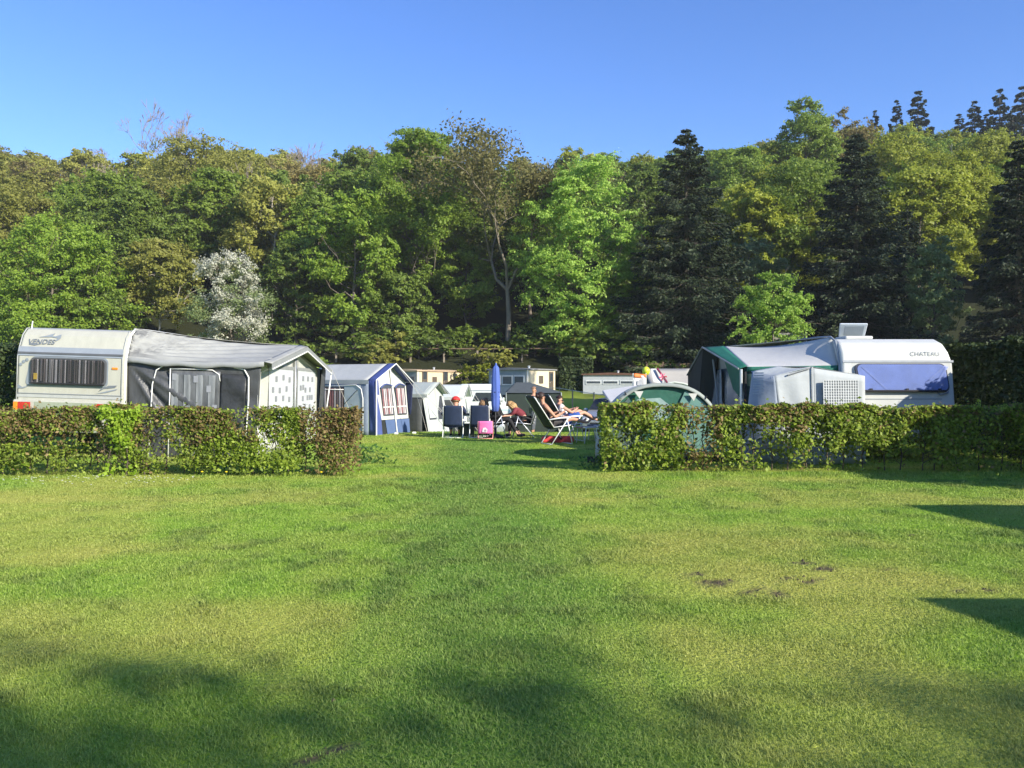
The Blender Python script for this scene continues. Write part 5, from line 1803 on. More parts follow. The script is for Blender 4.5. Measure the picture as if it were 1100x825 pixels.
lettering('CHATEAU', .125, M('lettering_grey', (.24, .26, .26), .6), c2, T4, width=.58)
hs = MB().box((-.78, .75, 2.485), (-.20, 1.35, 2.56)).build('roof_hatch', WHITE, c2, bevel=.03)
MB().slab([(-.70, 1.32, 2.56), (-.14, 1.32, 2.56), (-.20, 1.0, 2.83), (-.80, 1.0, 2.83)], (0, .04, .02)).build('lid', M('hatch_lid', (.55, .60, .64), .3, .05), hs, bevel=.02)
MB().slab([(-.62, 1.27, 2.60), (-.22, 1.27, 2.60), (-.27, 1.04, 2.79), (-.68, 1.04, 2.79)], (0, -.012, -.01)).build('pane', M('hatch_smoke', (.28, .32, .36), .15, .1), hs)
wheel(c2, -1.0, 2.6)
wheel(c2, 1.0, 2.6)
MB().box((-.95, .3, .36), (.95, 5.1, .50)).build('chassis', DARK, c2)
rl = [(-1.17, .06 + yy, zz) for yy, zz in ((.02, .5), (.02, 1.95), (.10, 2.2), (.25, 2.43), (.5, 2.525), (1.2, 2.55), (5.0, 2.55))]
MB().tube(rl, .025, 8).build('awning_rail', STRIPE, c2, True)

# green and white awning on it
ga = thing('awning', 'white roofed awning with dark green gable left of the blue blind caravan', 'awning', (5.6, 18.5, 0))
N1, A1, F1 = P(797, 394, 17.2), P(757.5, 373, 19.6), P(741, 403, 21.0)
Q0, Q1, Q2 = Vector((6.62, 16.95, 1.93)), Vector((6.62, 17.35, 2.53)), Vector((6.62, 22.0, 2.53))
A1b = A1 + Vector((.42, -.05, .015))
N1b = N1 + Vector((.10, 0, .0))
rm = MB().patch(N1b, Q0, Q1, A1b, 24, 14, lambda u, v: Vector((0, 0, -.09 * math.sin(math.pi * u) * (.3 + .7 * v) - .0)))
rm.patch(A1b, Q1, Q2, F1 + Vector((.4, 0, .05)), 12, 8)
rm.build('roof', WROOF, ga, True, world=True, thick=.006)
MB().patch(N1b + Vector((0, -.012, -.09)), Q0 + Vector((0, -.03, -.16)), Q0 + Vector((0, -.03, 0)), N1b + Vector((0, -.012, 0)), 16, 2).build('valance', GREENC, ga, True, world=True, thick=.005)
cn = MB().patch(N1 + Vector((-.06, 0, -.04)), N1b + Vector((0, -.01, .012)), A1b + Vector((0, 0, .012)), A1 + Vector((-.06, 0, 0)), 4, 10)
cn.patch(A1 + Vector((-.06, 0, 0)), A1b + Vector((0, 0, .012)), F1 + Vector((.4, 0, .06)), F1 + Vector((-.06, 0, 0)), 4, 10)
cn.build('canopy', GREENC, ga, True, world=True, thick=.008)
MB().tube([N1 + Vector((-.07, 0, -.04)), A1 + Vector((-.07, 0, 0)), F1 + Vector((-.07, 0, 0))], .018, 6).build('canopy_rod', TRIM, ga, world=True)
MB().tube([Vector((N1.x - .02, N1.y - .02, 0)), N1 + Vector((-.02, -.02, -.05))], .028, 8).build('corner_pole', STEEL, ga, world=True)
MB().tube([Vector((N1.x + .07, N1.y + .0, 0)), N1 + Vector((.07, .0, -.1))], .022, 8).build('corner_pole', DARK, ga, world=True)
zb = lambda p_, dx=0, dy=0: Vector((p_.x + dx, p_.y + dy, -.02))
MB().patch(zb(N1, .05, .08), zb(N1, 2.0, -.10), Q0 + Vector((0, .02, -.1)), N1 + Vector((.05, .05, -.02)), 10, 8, wr(5, 4, .02)).build('side_wall', M('awning_dark_green_cloth', (.02, .05, .042), .6, .2, 4, .4, 6), ga, True, world=True, thick=.005)
MB().patch(zb(F1, .1), zb(F1, -.02), F1 + Vector((-.05, 0, 0)), F1 + Vector((.5, 0, .1)), 4, 8).build('side_wing', BLACKC, ga, True, world=True, thick=.006)
MB().poly([F1 + Vector((-.05, 0, 0)), A1 + Vector((-.05, 0, -.02)), A1 + Vector((.25, -.2, -.15)), F1 + Vector((.28, -.5, -1.9 + .2)), zb(F1, .1, -.2)]).build('side_wing', BLACKC, ga, world=True, thick=.006)
MB().poly([N1 + Vector((-.04, 0, -.06)), N1.lerp(A1, .45) + Vector((-.0, 0, -.05)), N1.lerp(A1, .30) + Vector((.1, .1, -.62)), N1 + Vector((.0, .1, -.65))]).build('side_wing', GREENC, ga, world=True, thick=.006)
fn0, fn1 = N1 + Vector((.35, .35, 0)), F1 + Vector((.35, -.6, 0))
MB().patch(zb(fn0), zb(fn1), F1 + Vector((.32, -.6, .12)), N1 + Vector((.32, .35, .02)), 10, 8, wr(5, 7, .02)).build('front_wall', M('awning_front_dark', (.07, .085, .085), .5, .25, 4, .3, 6), ga, True, world=True, thick=.005)
MB().poly([N1 + Vector((.32, .35, .02)), F1 + Vector((.32, -.6, .12)), A1 + Vector((.25, 0, -.05))]).build('front_wall', M('awning_front_pale', (.30, .30, .28), .6, .1), ga, world=True, thick=.005)
for s0, s1 in ((.10, .52), (.60, .92)):
    b0, b1 = fn0.lerp(fn1, s0), fn0.lerp(fn1, s1)
    MB().patch(Vector((b0.x - .06, b0.y, .5)), Vector((b1.x - .06, b1.y, .5)), Vector((b1.x - .09, b1.y, 1.82)), Vector((b0.x - .09, b0.y, 1.90)), 8, 8, wr(9, 5, .02, fade=False)).build('window', PVC, ga, True, world=True, thick=.004)
    MB().patch(Vector((b0.x - .075, b0.y, .5)), Vector((b0.x * .6 + b1.x * .4 - .075, b0.y * .6 + b1.y * .4, .5)), Vector((b0.x - .10, b0.y + .05, 1.55)), Vector((b0.x - .10, b0.y, 1.85)), 5, 8, wr(9, 3, .03, fade=False)).build('curtain', M('curtain_grey', (.40, .42, .43), .7, .2, 6, transl=.2), ga, True, world=True)
m0 = fn0.lerp(fn1, .56)
MB().tube([Vector((m0.x - .08, m0.y, 0)), A1 + Vector((.16, 0, -.08))], .022, 6).build('front_pole', TRIM, ga, world=True)

# grey bedroom annex in front of the awning
ax = thing('annex_tent', 'light grey annex tent with a mesh window in front of the white roofed awning', 'tent', (5.7, 16.3, 0))
AY = 16.25
pk = P(872, 394, AY)
L0, L1, L2 = P(808, 399, AY + .35), P(802, 420, AY + .2), P(800, 470, AY)
r0, r1 = P(929, 404, AY), P(930, 470, AY)
back = Vector((0, .62, .06))
e0 = P(832, 404, AY - .02)
fm_ = MB()
fb = [Vector((p_.x, AY, 0)) for p_ in (P(838, 470, AY), pk, r1)]
fm_.patch(Vector((P(842, 0, AY).x, AY - .12, 0)), fb[1] + Vector((0, -.10, 0)), pk + Vector((0, 0, -.02)), e0, 14, 14, wr(6, 5, .015))
fm_.patch(fb[1] + Vector((0, -.10, 0)), fb[2], r0, pk + Vector((0, 0, -.02)), 14, 14, wr(6, 5, .015, 2))
fm_.build('front_wall', ANNEX, ax, True, world=True, thick=.005)
sm_ = MB()
sm_.patch(L0 + Vector((0, .1, 0)), e0, pk, pk + Vector((-.5, .45, .02)), 10, 6, lambda u, v: Vector((0, 0, -.03 * math.sin(math.pi * u))))
sm_.patch(pk, r0, r0 + Vector((0, .5, .05)), pk + Vector((-.5, .45, .02)), 10, 6)
sm_.build('roof', ANNEX, ax, True, world=True, thick=.005)
MB().patch(Vector((L2.x, AY + .2, 0)), Vector((P(842, 0, AY).x, AY - .12, 0)), e0, L0, 12, 12, lambda u, v: .10 * math.sin(math.pi * v) * math.sin(math.pi * (u * .8 + .1))).build('end_wall', ANNEXB, ax, True, world=True, thick=.005)
MB().patch(r1 * 1 + Vector((0, 0, -r1.z)), Vector((r0.x, AY + .5, 0)), r0 + Vector((0, .5, .05)), r0, 4, 6).build('end_wall', ANNEX, ax, True, world=True, thick=.005)
for i in range(9):   # ventilation louvres on the bluish end
    z = 1.36 + i * .05
    a, b = P(805, 0, AY), P(818, 0, AY)
    MB().slab([(a.x + .06 + (z - 1.2) * .06, AY + .02, z), (b.x, AY - .12, z), (b.x, AY - .12, z + .018), (a.x + .06 + (z - 1.2) * .06, AY + .02, z + .018)], (0, -.02, 0)).build('louvre', M('louvre_pale', (.36, .40, .45), .7), ax, world=True)
m0, m1 = P(883, 408.5, AY - .03), P(921, 433, AY - .03)
MB().slab([(m0.x, AY - .135, m1.z - .5), (m1.x, AY - .065, m1.z - .5), (m1.x, AY - .045, m0.z), (m0.x, AY - .095, m0.z)], (0, -.004, 0)).build('mesh_window', M('mesh_dark', (.20, .22, .22), .8, .1), ax, world=True)
gm = MB()
for i in range(15):
    t_ = i / 14
    xx = m0.x + (m1.x - m0.x) * t_
    gm.tube([(xx, AY - .15 + .07 * t_, m1.z - .5), (xx, AY - .105 + .05 * t_, m0.z)], .010, 4)
for i in range(18):
    z = m0.z - i * .053
    gm.tube([(m0.x, AY - .108 - .002 * i, z), (m1.x, AY - .058 - .001 * i, z)], .009, 4)
gm.build('mesh_grid', M('mesh_pale', (.56, .58, .57), .8), ax, world=True)
MB().tube([pk + Vector((0, -.03, 0)), Vector((pk.x, AY - .13, 0))], .014, 6).build('seam', M('seam_pale', (.52, .54, .53), .7), ax, world=True)
MB().tube([P(846, 403, AY - .05), P(858, 399, AY - .05), P(870, 395.5, AY - .04)], .016, 5).build('seam', TRIM, ax, world=True)

# two awnings on the pitch to the right, outside the picture; their peaked shadows reach the lawn
for k, (tx, ty, lab) in enumerate(((5.3, 10.7, 'grey awning tent on the pitch to the right, the farther one'), (3.16, 6.05, 'grey awning tent on the pitch to the right, the nearer one'))):
    L_ = 2.6 / math.tan(SUN_EL)
    c = Vector((tx + SUN_AZ.x * (L_ + .05), ty + SUN_AZ.y * (L_ + .05)))
    g_ = Vector((-SUN_AZ.y, SUN_AZ.x)) * -1.9
    ridge_tent('awning', lab, 'awning', (c.x - g_.x, c.y - g_.y), (c.x + g_.x, c.y + g_.y), 1.55, 2.6, 2.6, GREYC, DARKC, LIGHTC)

# ------------------------------------------------------------------ people
SKIN = M('skin', (.55, .30, .20), .55, .08, 12)
SKINT = M('skin_tanned', (.48, .25, .155), .55, .08, 12)


def skin_mesh(name, pts, edges, radii, mat, parent, root=0, sub=1, cut=None):
    me = bpy.data.meshes.new(name)
    me.from_pydata([tuple(p) for p in pts], edges, [])
    o = bpy.data.objects.new(name, me)
    COL.objects.link(o)
    sk = o.modifiers.new('skin', 'SKIN')
    sk.use_smooth_shade = True
    me.skin_vertices[0].data[root].use_root = True
    for i, r in enumerate(radii):
        r = r if isinstance(r, tuple) else (r, r)
        me.skin_vertices[0].data[i].radius = r
    ss = o.modifiers.new('smooth', 'SUBSURF')
    ss.levels = ss.render_levels = sub
    bpy.context.view_layer.update()
    dg = bpy.context.evaluated_depsgraph_get()
    new = bpy.data.meshes.new_from_object(o.evaluated_get(dg))
    new.name = name
    bpy.data.objects.remove(o)
    new.materials.clear()
    new.materials.append(mat)
    for p in new.polygons: p.use_smooth = True
    ob = bpy.data.objects.new(name, new)
    COL.objects.link(ob)
    ob.parent = parent
    return ob


def person(label, loc, rz, J, shirt=None, sleeve=.5, pants=None, pant_len=1.0, hair=None, hair_style='short', skin=None, extra=None, glasses=False, shoes=None, cap=None):
    """J: pel, che, nek, hed plus elL/elR, wrL/wrR, knL/knR, anL/anR, toL/toR; x forward, y to the person's left, z up"""
    t = thing('person', label, 'person', loc, rz)
    skin = skin or SKIN
    J = {k: Vector(v) for k, v in J.items()}
    up = (J['nek'] - J['pel']).normalized()
    S = {s: J['che'] + up * .15 + Vector((0, k * .165, 0)) for s, k in (('L', 1), ('R', -1))}
    Hh = {s: J['pel'] + Vector((0, k * .09, -.02)) for s, k in (('L', 1), ('R', -1))}
    hd = (J['hed'] - J['nek']).normalized()
    fw = J.get('look', Vector((1, 0, 0))).normalized()
    fw = (fw - hd * fw.dot(hd)).normalized()
    sd = hd.cross(fw)
    pts, ed, rad, idx = [], [], [], {}

    def v(name, p, r, par=None):
        idx[name] = len(pts)
        pts.append(p)
        rad.append(r)
        if par: ed.append((idx[par], idx[name]))
    v('pel', J['pel'], .125)
    v('bel', J['pel'].lerp(J['che'], .5), .115, 'pel')
    v('che', J['che'], .130, 'bel')
    v('col', J['che'] + up * .16, .085, 'che')
    v('nek', J['nek'], .055, 'col')
    v('jaw', J['hed'] - hd * .055 + fw * .012, .070, 'nek')
    v('skl', J['hed'] + hd * .02 - fw * .008, .092, 'jaw')
    v('crn', J['hed'] + hd * .085 - fw * .01, .070, 'skl')
    for s in 'LR':
        v('sh' + s, S[s], .062, 'col')
        v('el' + s, J['el' + s], .042, 'sh' + s)
        v('fa' + s, J['el' + s].lerp(J['wr' + s], .35), .040, 'el' + s)
        v('wr' + s, J['wr' + s], .026, 'fa' + s)
        d_ = (J['wr' + s] - J['el' + s]).normalized()
        lat = Vector((0, 1, 0)) if abs(d_.y) < .8 else Vector((1, 0, 0))
        lat = (lat - d_ * lat.dot(d_)).normalized()
        dn = d_.cross(lat)
        v('pm' + s, J['wr' + s] + d_ * .06, .030, 'wr' + s)
        for q, (o_, l_) in enumerate(((-.030, .062), (-.010, .078), (.010, .072), (.029, .055))):
            k0 = J['wr' + s] + d_ * .085 + lat * o_
            v(f'f{q}{s}', k0 + d_ * l_ * .5 + dn * .006, .0095, 'pm' + s)
            v(f'g{q}{s}', k0 + d_ * l_ * .85 + dn * .026, .008, f'f{q}{s}')
        v('th' + s, J['wr' + s] + d_ * .05 + lat * .045 * (1 if s == 'R' else -1), .011, 'pm' + s)
        v('ti' + s, J['wr' + s] + d_ * .085 + lat * .06 * (1 if s == 'R' else -1) + dn * .012, .009, 'th' + s)
        v('hp' + s, Hh[s], .095, 'pel')
        v('tg' + s, Hh[s].lerp(J['kn' + s], .45), .080, 'hp' + s)
        v('kn' + s, J['kn' + s], .056, 'tg' + s)
        v('cf' + s, J['kn' + s].lerp(J['an' + s], .32), .054, 'kn' + s)
        v('an' + s, J['an' + s], .036, 'cf' + s)
        v('to' + s, J['to' + s], .032, 'an' + s)
    skin_mesh('body', pts, ed, rad, skin, t)
    # face
    c = J['hed']
    hf = MB()
    hf.add([c + fw * .118 - hd * .022, c + fw * .080 + hd * .015, c + fw * .080 - hd * .030 + sd * .018, c + fw * .080 - hd * .030 - sd * .018], [(0, 1, 2), (0, 3, 1), (0, 2, 3)])
    hf.build('nose', skin, t, True)
    for k in (-1, 1):
        MB().ball(c + fw * .078 + hd * .012 + sd * .032 * k, .012, 8, 6).build('eye', M('eye_dark', (.03, .025, .02), .3), t, True)
        MB().ball(c - fw * .005 - hd * .005 + sd * .090 * k, (.022, .018, .03), 8, 6).build('ear', skin, t, True)
    a = c + fw * .080 - hd * .058
    MB().tube([a + sd * .024 - fw * .006, a + fw * .003, a - sd * .024 - fw * .006], .006, 5).build('mouth', M('lips', (.38, .14, .11), .5), t)
    if glasses:
        for k in (-1, 1):
            MB().ball(c + fw * .088 + hd * .012 + sd * .034 * k, (.022, .026, .02), 8, 6).build('sunglasses', DARK, t, True)
        MB().tube([c + fw * .03 + hd * .014 + sd * .092, c + fw * .095 + hd * .014 + sd * .05, c + fw * .095 + hd * .014 - sd * .05, c + fw * .03 + hd * .014 - sd * .092], .006, 4).build('glasses_frame', DARK, t)
    if hair:
        hm = MB()
        n0 = 12
        # skull cap cut back from the face, with ragged rim
        vv, ff = [], []
        rr = random.Random(len(label))
        for j in range(7):
            ph = j / 6 * (1.75 if hair_style != 'crop' else 1.35)
            for i in range(16):
                a_ = i / 16 * 6.283
                front_ = max(0, math.cos(a_))
                p_ = ph * (1 - .45 * front_ ** 1.5)
                r_ = .107 + rr.uniform(-.005, .007) + (.012 * math.sin(5 * a_) if hair_style == 'long' else 0)
                vv.append(c + hd * (.018 + r_ * 1.08 * math.cos(p_)) + (fw * math.cos(a_) * 1.02 + sd * math.sin(a_) * .93) * r_ * math.sin(p_) - fw * .01)
        for j in range(6):
            for i in range(16):
                a_, b_ = j * 16 + i, j * 16 + (i + 1) % 16
                ff.append((a_, b_, b_ + 16, a_ + 16))
        hm.add(vv, ff)
        if hair_style == 'bun':
            hm.ball(c - fw * .10 + hd * .05, .055, 10, 8)
        if hair_style == 'long':
            for k in range(9):
                a_ = math.pi * (.45 + 1.1 * k / 8)
                p0 = c + (fw * math.cos(a_) + sd * math.sin(a_)) * .10
                hm.tube([p0 + hd * .03, p0 - hd * .08 - fw * .01, p0 - hd * .19 + (fw * math.cos(a_) + sd * math.sin(a_)) * -.02], [.035, .034, .014], 6)
        hm.build('hair', hair, t, True, thick=.012)
    if cap:
        cm = MB()
        vv, ff = [], []
        for j in range(5):
            p_ = j / 4 * 1.45
            for i in range(16):
                a_ = i / 16 * 6.283
                vv.append(c + hd * (.02 + .145 * math.cos(p_)) + (fw * math.cos(a_) * 1.05 + sd * math.sin(a_)) * .135 * math.sin(p_))
        for j in range(4):
            for i in range(16):
                a_, b_ = j * 16 + i, j * 16 + (i + 1) % 16
                ff.append((a_, b_, b_ + 16, a_ + 16))
        cm.add(vv, ff)
        cm.slab([c + hd * .03 + fw * .10 + sd * .09, c + hd * .03 + fw * .20 + sd * .05, c + hd * .03 + fw * .20 - sd * .05, c + hd * .03 + fw * .10 - sd * .09], hd * .012)
        cm.build('cap', cap, t, True, thick=.01)
    G = lambda n_: pts[idx[n_]]
    if shirt:
        pp = [G('pel') + up * .02, G('bel'), G('che'), G('col')]
        rr_ = [.138, .132, .146, .098]
        ee = [(0, 1), (1, 2), (2, 3)]
        if sleeve > 0:
            for s in 'LR':
                pp.append(G('sh' + s)); rr_.append(.076); ee.append((3, len(pp) - 1))
                if sleeve <= 1:
                    pp.append(G('sh' + s).lerp(G('el' + s), sleeve)); rr_.append(.062); ee.append((len(pp) - 2, len(pp) - 1))
                else:
                    pp.append(G('el' + s)); rr_.append(.056); ee.append((len(pp) - 2, len(pp) - 1))
                    pp.append(G('el' + s).lerp(G('wr' + s), sleeve - 1)); rr_.append(.042); ee.append((len(pp) - 2, len(pp) - 1))
        skin_mesh('shirt', pp, ee, rr_, shirt, t)
    if pants:
        pp, rr_, ee = [G('pel') + up * .04], [.140], []
        for s in 'LR':
            pp.append(G('hp' + s)); rr_.append(.108); ee.append((0, len(pp) - 1))
            if pant_len <= 1:
                pp.append(G('hp' + s).lerp(G('kn' + s), pant_len)); rr_.append(.092); ee.append((len(pp) - 2, len(pp) - 1))
            else:
                pp.append(G('tg' + s)); rr_.append(.092); ee.append((len(pp) - 2, len(pp) - 1))
                pp.append(G('kn' + s)); rr_.append(.070); ee.append((len(pp) - 2, len(pp) - 1))
                pp.append(G('kn' + s).lerp(G('an' + s), pant_len - 1)); rr_.append(.052); ee.append((len(pp) - 2, len(pp) - 1))
        skin_mesh('trousers' if pant_len > 1 else 'shorts', pp, ee, rr_, pants, t)
    if shoes:
        for s in 'LR':
            a_, b_ = G('an' + s), G('to' + s)
            skin_mesh('shoe', [a_ - (b_ - a_).normalized() * .03 + Vector((0, 0, -.02)), a_.lerp(b_, .5) + Vector((0, 0, -.012)), b_ + (b_ - a_).normalized() * .02], [(0, 1), (1, 2)], [.046, .046, .036], shoes, t)
    return t


# ------------------------------------------------------------------ chairs
CHN = M('chair_navy', (.011, .022, .055), .7, .15, 6, .2, 10)
CHB = M('chair_black_green', (.016, .024, .022), .75, .2, 6, .2, 10)
CHW = M('chair_white_tube', (.74, .74, .72), .35, .04)
DOTW = M('dots_white', (.70, .70, .68), .8)


def camp_chair(name, label, loc, rz, cloth, back_tilt=.32, back_h=.80, seat_h=.42, width=.56, tube=CHW, foot=False, dots=False, cat='chair'):
    """folding high-back camping chair facing +x: crossed leg frames, sling back and seat, arm rests"""
    t = thing(name, label, cat, loc, rz)
    w_ = width / 2
    sb = Vector((-.22, 0, seat_h - .02))
    bt_ = sb + Vector((-math.sin(back_tilt), 0, math.cos(back_tilt))) * back_h
    sf = Vector((.26, 0, seat_h + .03))
    for s in (-1, 1):
        y = s * w_
        o_ = Vector((0, y, 0))
        MB().tube([sb + o_, bt_ + o_, bt_ + o_ * .7 + Vector((-.01, 0, .05))], .014, 6).build('back_tube', tube, t, True)
        MB().tube([sb + o_, sf + o_], .013, 6).build('seat_tube', tube, t, True)
        arm0, arm1 = sb + o_ * 1.06 + (bt_ - sb) * .26, sf + o_ * 1.06 + Vector((-.02, 0, .20))
        MB().tube([arm0, arm0.lerp(arm1, .5) + Vector((0, 0, .015)), arm1], .020, 6).build('arm_rest', DARK if tube is not CHW else CHW, t, True)
        MB().tube([arm1 + Vector((-.06, 0, -.02)), Vector((-.30, y * 1.06, .0))], .014, 6).build('leg', tube, t, True)
        MB().tube([arm1 + Vector((-.10, 0, -.02)) * 1, Vector((.30, y * 1.06, .0))], .014, 6).build('leg', tube, t, True)
    MB().tube([Vector((-.30, -w_ * 1.06, .012)), Vector((-.30, w_ * 1.06, .012))], .012, 6).build('foot_bar', tube, t, True)
    MB().tube([Vector((.30, -w_ * 1.06, .012)), Vector((.30, w_ * 1.06, .012))], .012, 6).build('foot_bar', tube, t, True)
    MB().patch(sb + Vector((0, -w_, 0)), sb + Vector((0, w_, 0)), bt_ + Vector((-.01, w_ * .92, .05)), bt_ + Vector((-.01, -w_ * .92, .05)), 8, 10, lambda u, v: Vector((-.05 * math.sin(math.pi * u) * (1 - .4 * v) , 0, 0))).build('backrest', cloth, t, True, thick=.022)
    MB().patch(sb + Vector((0, -w_, 0)), sf + Vector((0, -w_, 0)), sf + Vector((0, w_, 0)), sb + Vector((0, w_, 0)), 8, 8, lambda u, v: Vector((0, 0, -.05 * math.sin(math.pi * v)))).build('seat', cloth, t, True, thick=.022)
    if dots:
        dm = MB()
        nb = (bt_ - sb).normalized()
        out = Vector((-nb.z, 0, nb.x))
        for i in range(9):
            for j in range(5):
                p_ = sb + nb * (.05 + i * .085) + Vector((0, -w_ + .06 + j * .11 + (.05 if i % 2 else 0), 0)) + out * .075
                if abs(p_.y) < w_ - .02:
                    dm.slab([p_ + (nb * math.cos(a) + Vector((0, 1, 0)) * math.sin(a)) * .03 for a in [k * 1.0472 for k in range(6)]], out * .004)
        dm.build('dots', DOTW, t)
    return t


def foot_rest(label, loc, rz, L=.6, cloth=CHB):
    t = thing('foot_rest', label, 'foot rest', loc, rz)
    z = .42
    for s in (-.22, .22):
        MB().tube([(-L / 2, s, z), (L / 2, s, z)], .014, 6).build('side_tube', CHW, t, True)
        MB().tube([(-L / 2 + .1, s, z), (-L / 2 + .05, s, 0)], .014, 6).build('leg', CHW, t, True)
        MB().tube([(L / 2 - .05, s, z), (L / 2 + .02, s, 0)], .014, 6).build('leg', CHW, t, True)
    MB().patch((-L / 2, -.22, z), (L / 2, -.22, z), (L / 2, .22, z), (-L / 2, .22, z), 6, 4, lambda u, v: Vector((0, 0, -.03 * math.sin(math.pi * v)))).build('sling', cloth, t, True, thick=.018)
    return t


G0 = lambda X, Y: (X, Y, gz(X, Y))
HAIRD = M('hair_dark_brown', (.035, .018, .012), .55, .3, 25)
HAIRB = M('hair_blond', (.42, .26, .11), .55, .3, 25)
HAIRL = M('hair_light_brown', (.22, .13, .06), .55, .3, 25)

# --- the two on recliners by the green hedge
Yw = 21.5
xw = X_(598, Yw)
RW = R(24)
camp_chair('recliner', 'black reclining camping chair with white tubes nearest to the green hedge', G0(xw, Yw), RW, CHB, .62, .92, .46, .56, CHW, cat='recliner')
wz = gz(xw, Yw)
tank = M('tank_dark', (.035, .022, .026), .8, .2)
pose_recl = dict(pel=(-.10, 0, .60), che=(-.30, 0, .84), nek=(-.41, 0, 1.05), hed=(-.44, 0, 1.20), look=(.95, 0, -.25), elL=(-.20, .26, .72), elR=(-.18, -.27, .70), wrL=(.06, .12, .80), wrR=(.08, -.13, .79),
                 knL=(.40, .10, .66), knR=(.40, -.11, .64), anL=(.82, .09, .55), anR=(.84, -.10, .53), toL=(.93, .10, .64), toR=(.95, -.11, .62))
person('person in a dark sleeveless top lying in the nearest recliner and holding a cup', (xw, Yw, wz), RW, pose_recl, tank, 0, M('shorts_dark_grey', (.07, .065, .07), .8, .15), .75, HAIRD, 'bun', SKINT)
foot_rest('tan coloured foot rest under the feet of the person in the dark sleeveless top', G0(xw + .95 * math.cos(RW), Yw + .95 * math.sin(RW)), RW, .62, M('sling_tan', (.34, .22, .15), .8, .1))
cup = thing('cup', 'small white cup held by the person in the dark sleeveless top', 'cup', (xw + .16 * math.cos(RW), Yw + .16 * math.sin(RW), wz + .80))
MB().lathe([(.024, 0), (.032, .02), (.038, .09), (.034, .09), (.03, .02), (.001, .012)], 14).build('cup_wall', M('cup_white', (.72, .70, .66), .3, .04), cup, True)
MB().tube([(.036, 0, .03), (.058, 0, .04), (.058, 0, .065), (.037, 0, .075)], .006, 6).build('handle', M('cup_white', (.72, .70, .66)), cup, True)
Ym = 22.6
xm = X_(612, Ym)
camp_chair('recliner', 'dark reclining camping chair behind the nearest recliner, taken by the person with sunglasses', G0(xm, Ym), R(20), CHB, .55, .90, .46, .56, CHW, cat='recliner')
mz = gz(xm, Ym)
pose_m = dict(pel=(-.10, 0, .60), che=(-.25, 0, .82), nek=(-.33, 0, .98), hed=(-.30, 0, 1.10), look=(.9, -.35, -.30), elL=(-.10, .27, .78), elR=(-.06, -.27, .78), wrL=(.12, .10, .86), wrR=(.13, -.10, .85),
              knL=(.32, .10, .82), knR=(.36, -.11, .78), anL=(.74, .09, .56), anR=(.78, -.10, .55), toL=(.86, .10, .64), toR=(.90, -.11, .62))
person('person with sunglasses, white top and blue shorts in the farther recliner', (xm, Ym, mz), R(20), pose_m, M('shirt_white_pink', (.72, .62, .60), .8, .06), .4, M('shorts_blue', (.03, .09, .33), .8, .12), .8, HAIRD, 'crop', SKIN, glasses=True)
foot_rest('dark foot rest under the feet of the person with sunglasses', G0(xm + .86, Ym + .33), R(20), .62)
rb = thing('cushion', 'red padded bag lying on the grass below the recliners', 'bag', G0(X_(599, 22.0), 22.0))
MB().rrect(-.42, 0, .42, .17, .07, -.13, .13).build('padding', M('red_cloth', (.55, .05, .05), .7, .15, 6, .3, 12), rb, bevel=.04)
MB().tube([(-.10, -.15, .10), (0, -.16, .16), (.10, -.15, .10)], .012, 6).build('handle', DARK, rb)
# --- blond person bending forward in the dotted chair
Yb = 24.2
xb = X_(562, Yb)
camp_chair('camping_chair', 'white dotted black camping chair with the blond person in maroon, turned to the left', G0(xb, Yb), R(180), CHB, .30, .56, .40, .54, STEEL, dots=True)
pose_b = dict(pel=(-.08, 0, .52), che=(.12, 0, .70), nek=(.27, 0, .82), hed=(.36, 0, .90), look=(.7, 0, -.7), elL=(.28, .24, .68), elR=(.28, -.24, .68), wrL=(.50, .10, .60), wrR=(.50, -.10, .60),
              knL=(.36, .11, .50), knR=(.36, -.11, .50), anL=(.40, .11, .08), anR=(.38, -.11, .08), toL=(.54, .12, .05), toR=(.52, -.12, .05))
person('blond person in a maroon top bending forward in the dotted chair', (xb, Yb, gz(xb, Yb)), R(180), pose_b, M('shirt_maroon', (.17, .025, .035), .8, .15), 1.7, M('trousers_black', (.015, .015, .017), .8, .2), 1.85, HAIRB, 'long', SKIN, shoes=DARK)
# --- dark dressed person behind the parasol
Yk = 24.0
xk = X_(535, Yk)
camp_chair('camping_chair', 'black camping chair behind the closed parasol with the dark dressed person', G0(xk, Yk + .1), R(-12), CHB, .25, .60, .42, .54, STEEL)
pose_k = dict(pel=(-.08, 0, .50), che=(-.08, 0, .76), nek=(-.06, 0, .96), hed=(-.03, 0, 1.08), look=(.8, -.5, -.2), elL=(.05, .26, .62), elR=(.08, -.26, .62), wrL=(.30, .12, .62), wrR=(.30, -.12, .62),
              knL=(.34, .12, .52), knR=(.36, -.12, .52), anL=(.62, .12, .09), anR=(.60, -.12, .09), toL=(.76, .13, .06), toR=(.74, -.14, .06))
person('dark dressed person with dark hair sitting behind the closed blue parasol', (xk, Yk + .1, gz(xk, Yk)), R(-12), pose_k, M('shirt_black', (.022, .020, .022), .8, .2), 1.4, M('trousers_black', (.015, .015, .017)), 1.85, HAIRD, 'crop', SKIN, shoes=DARK)
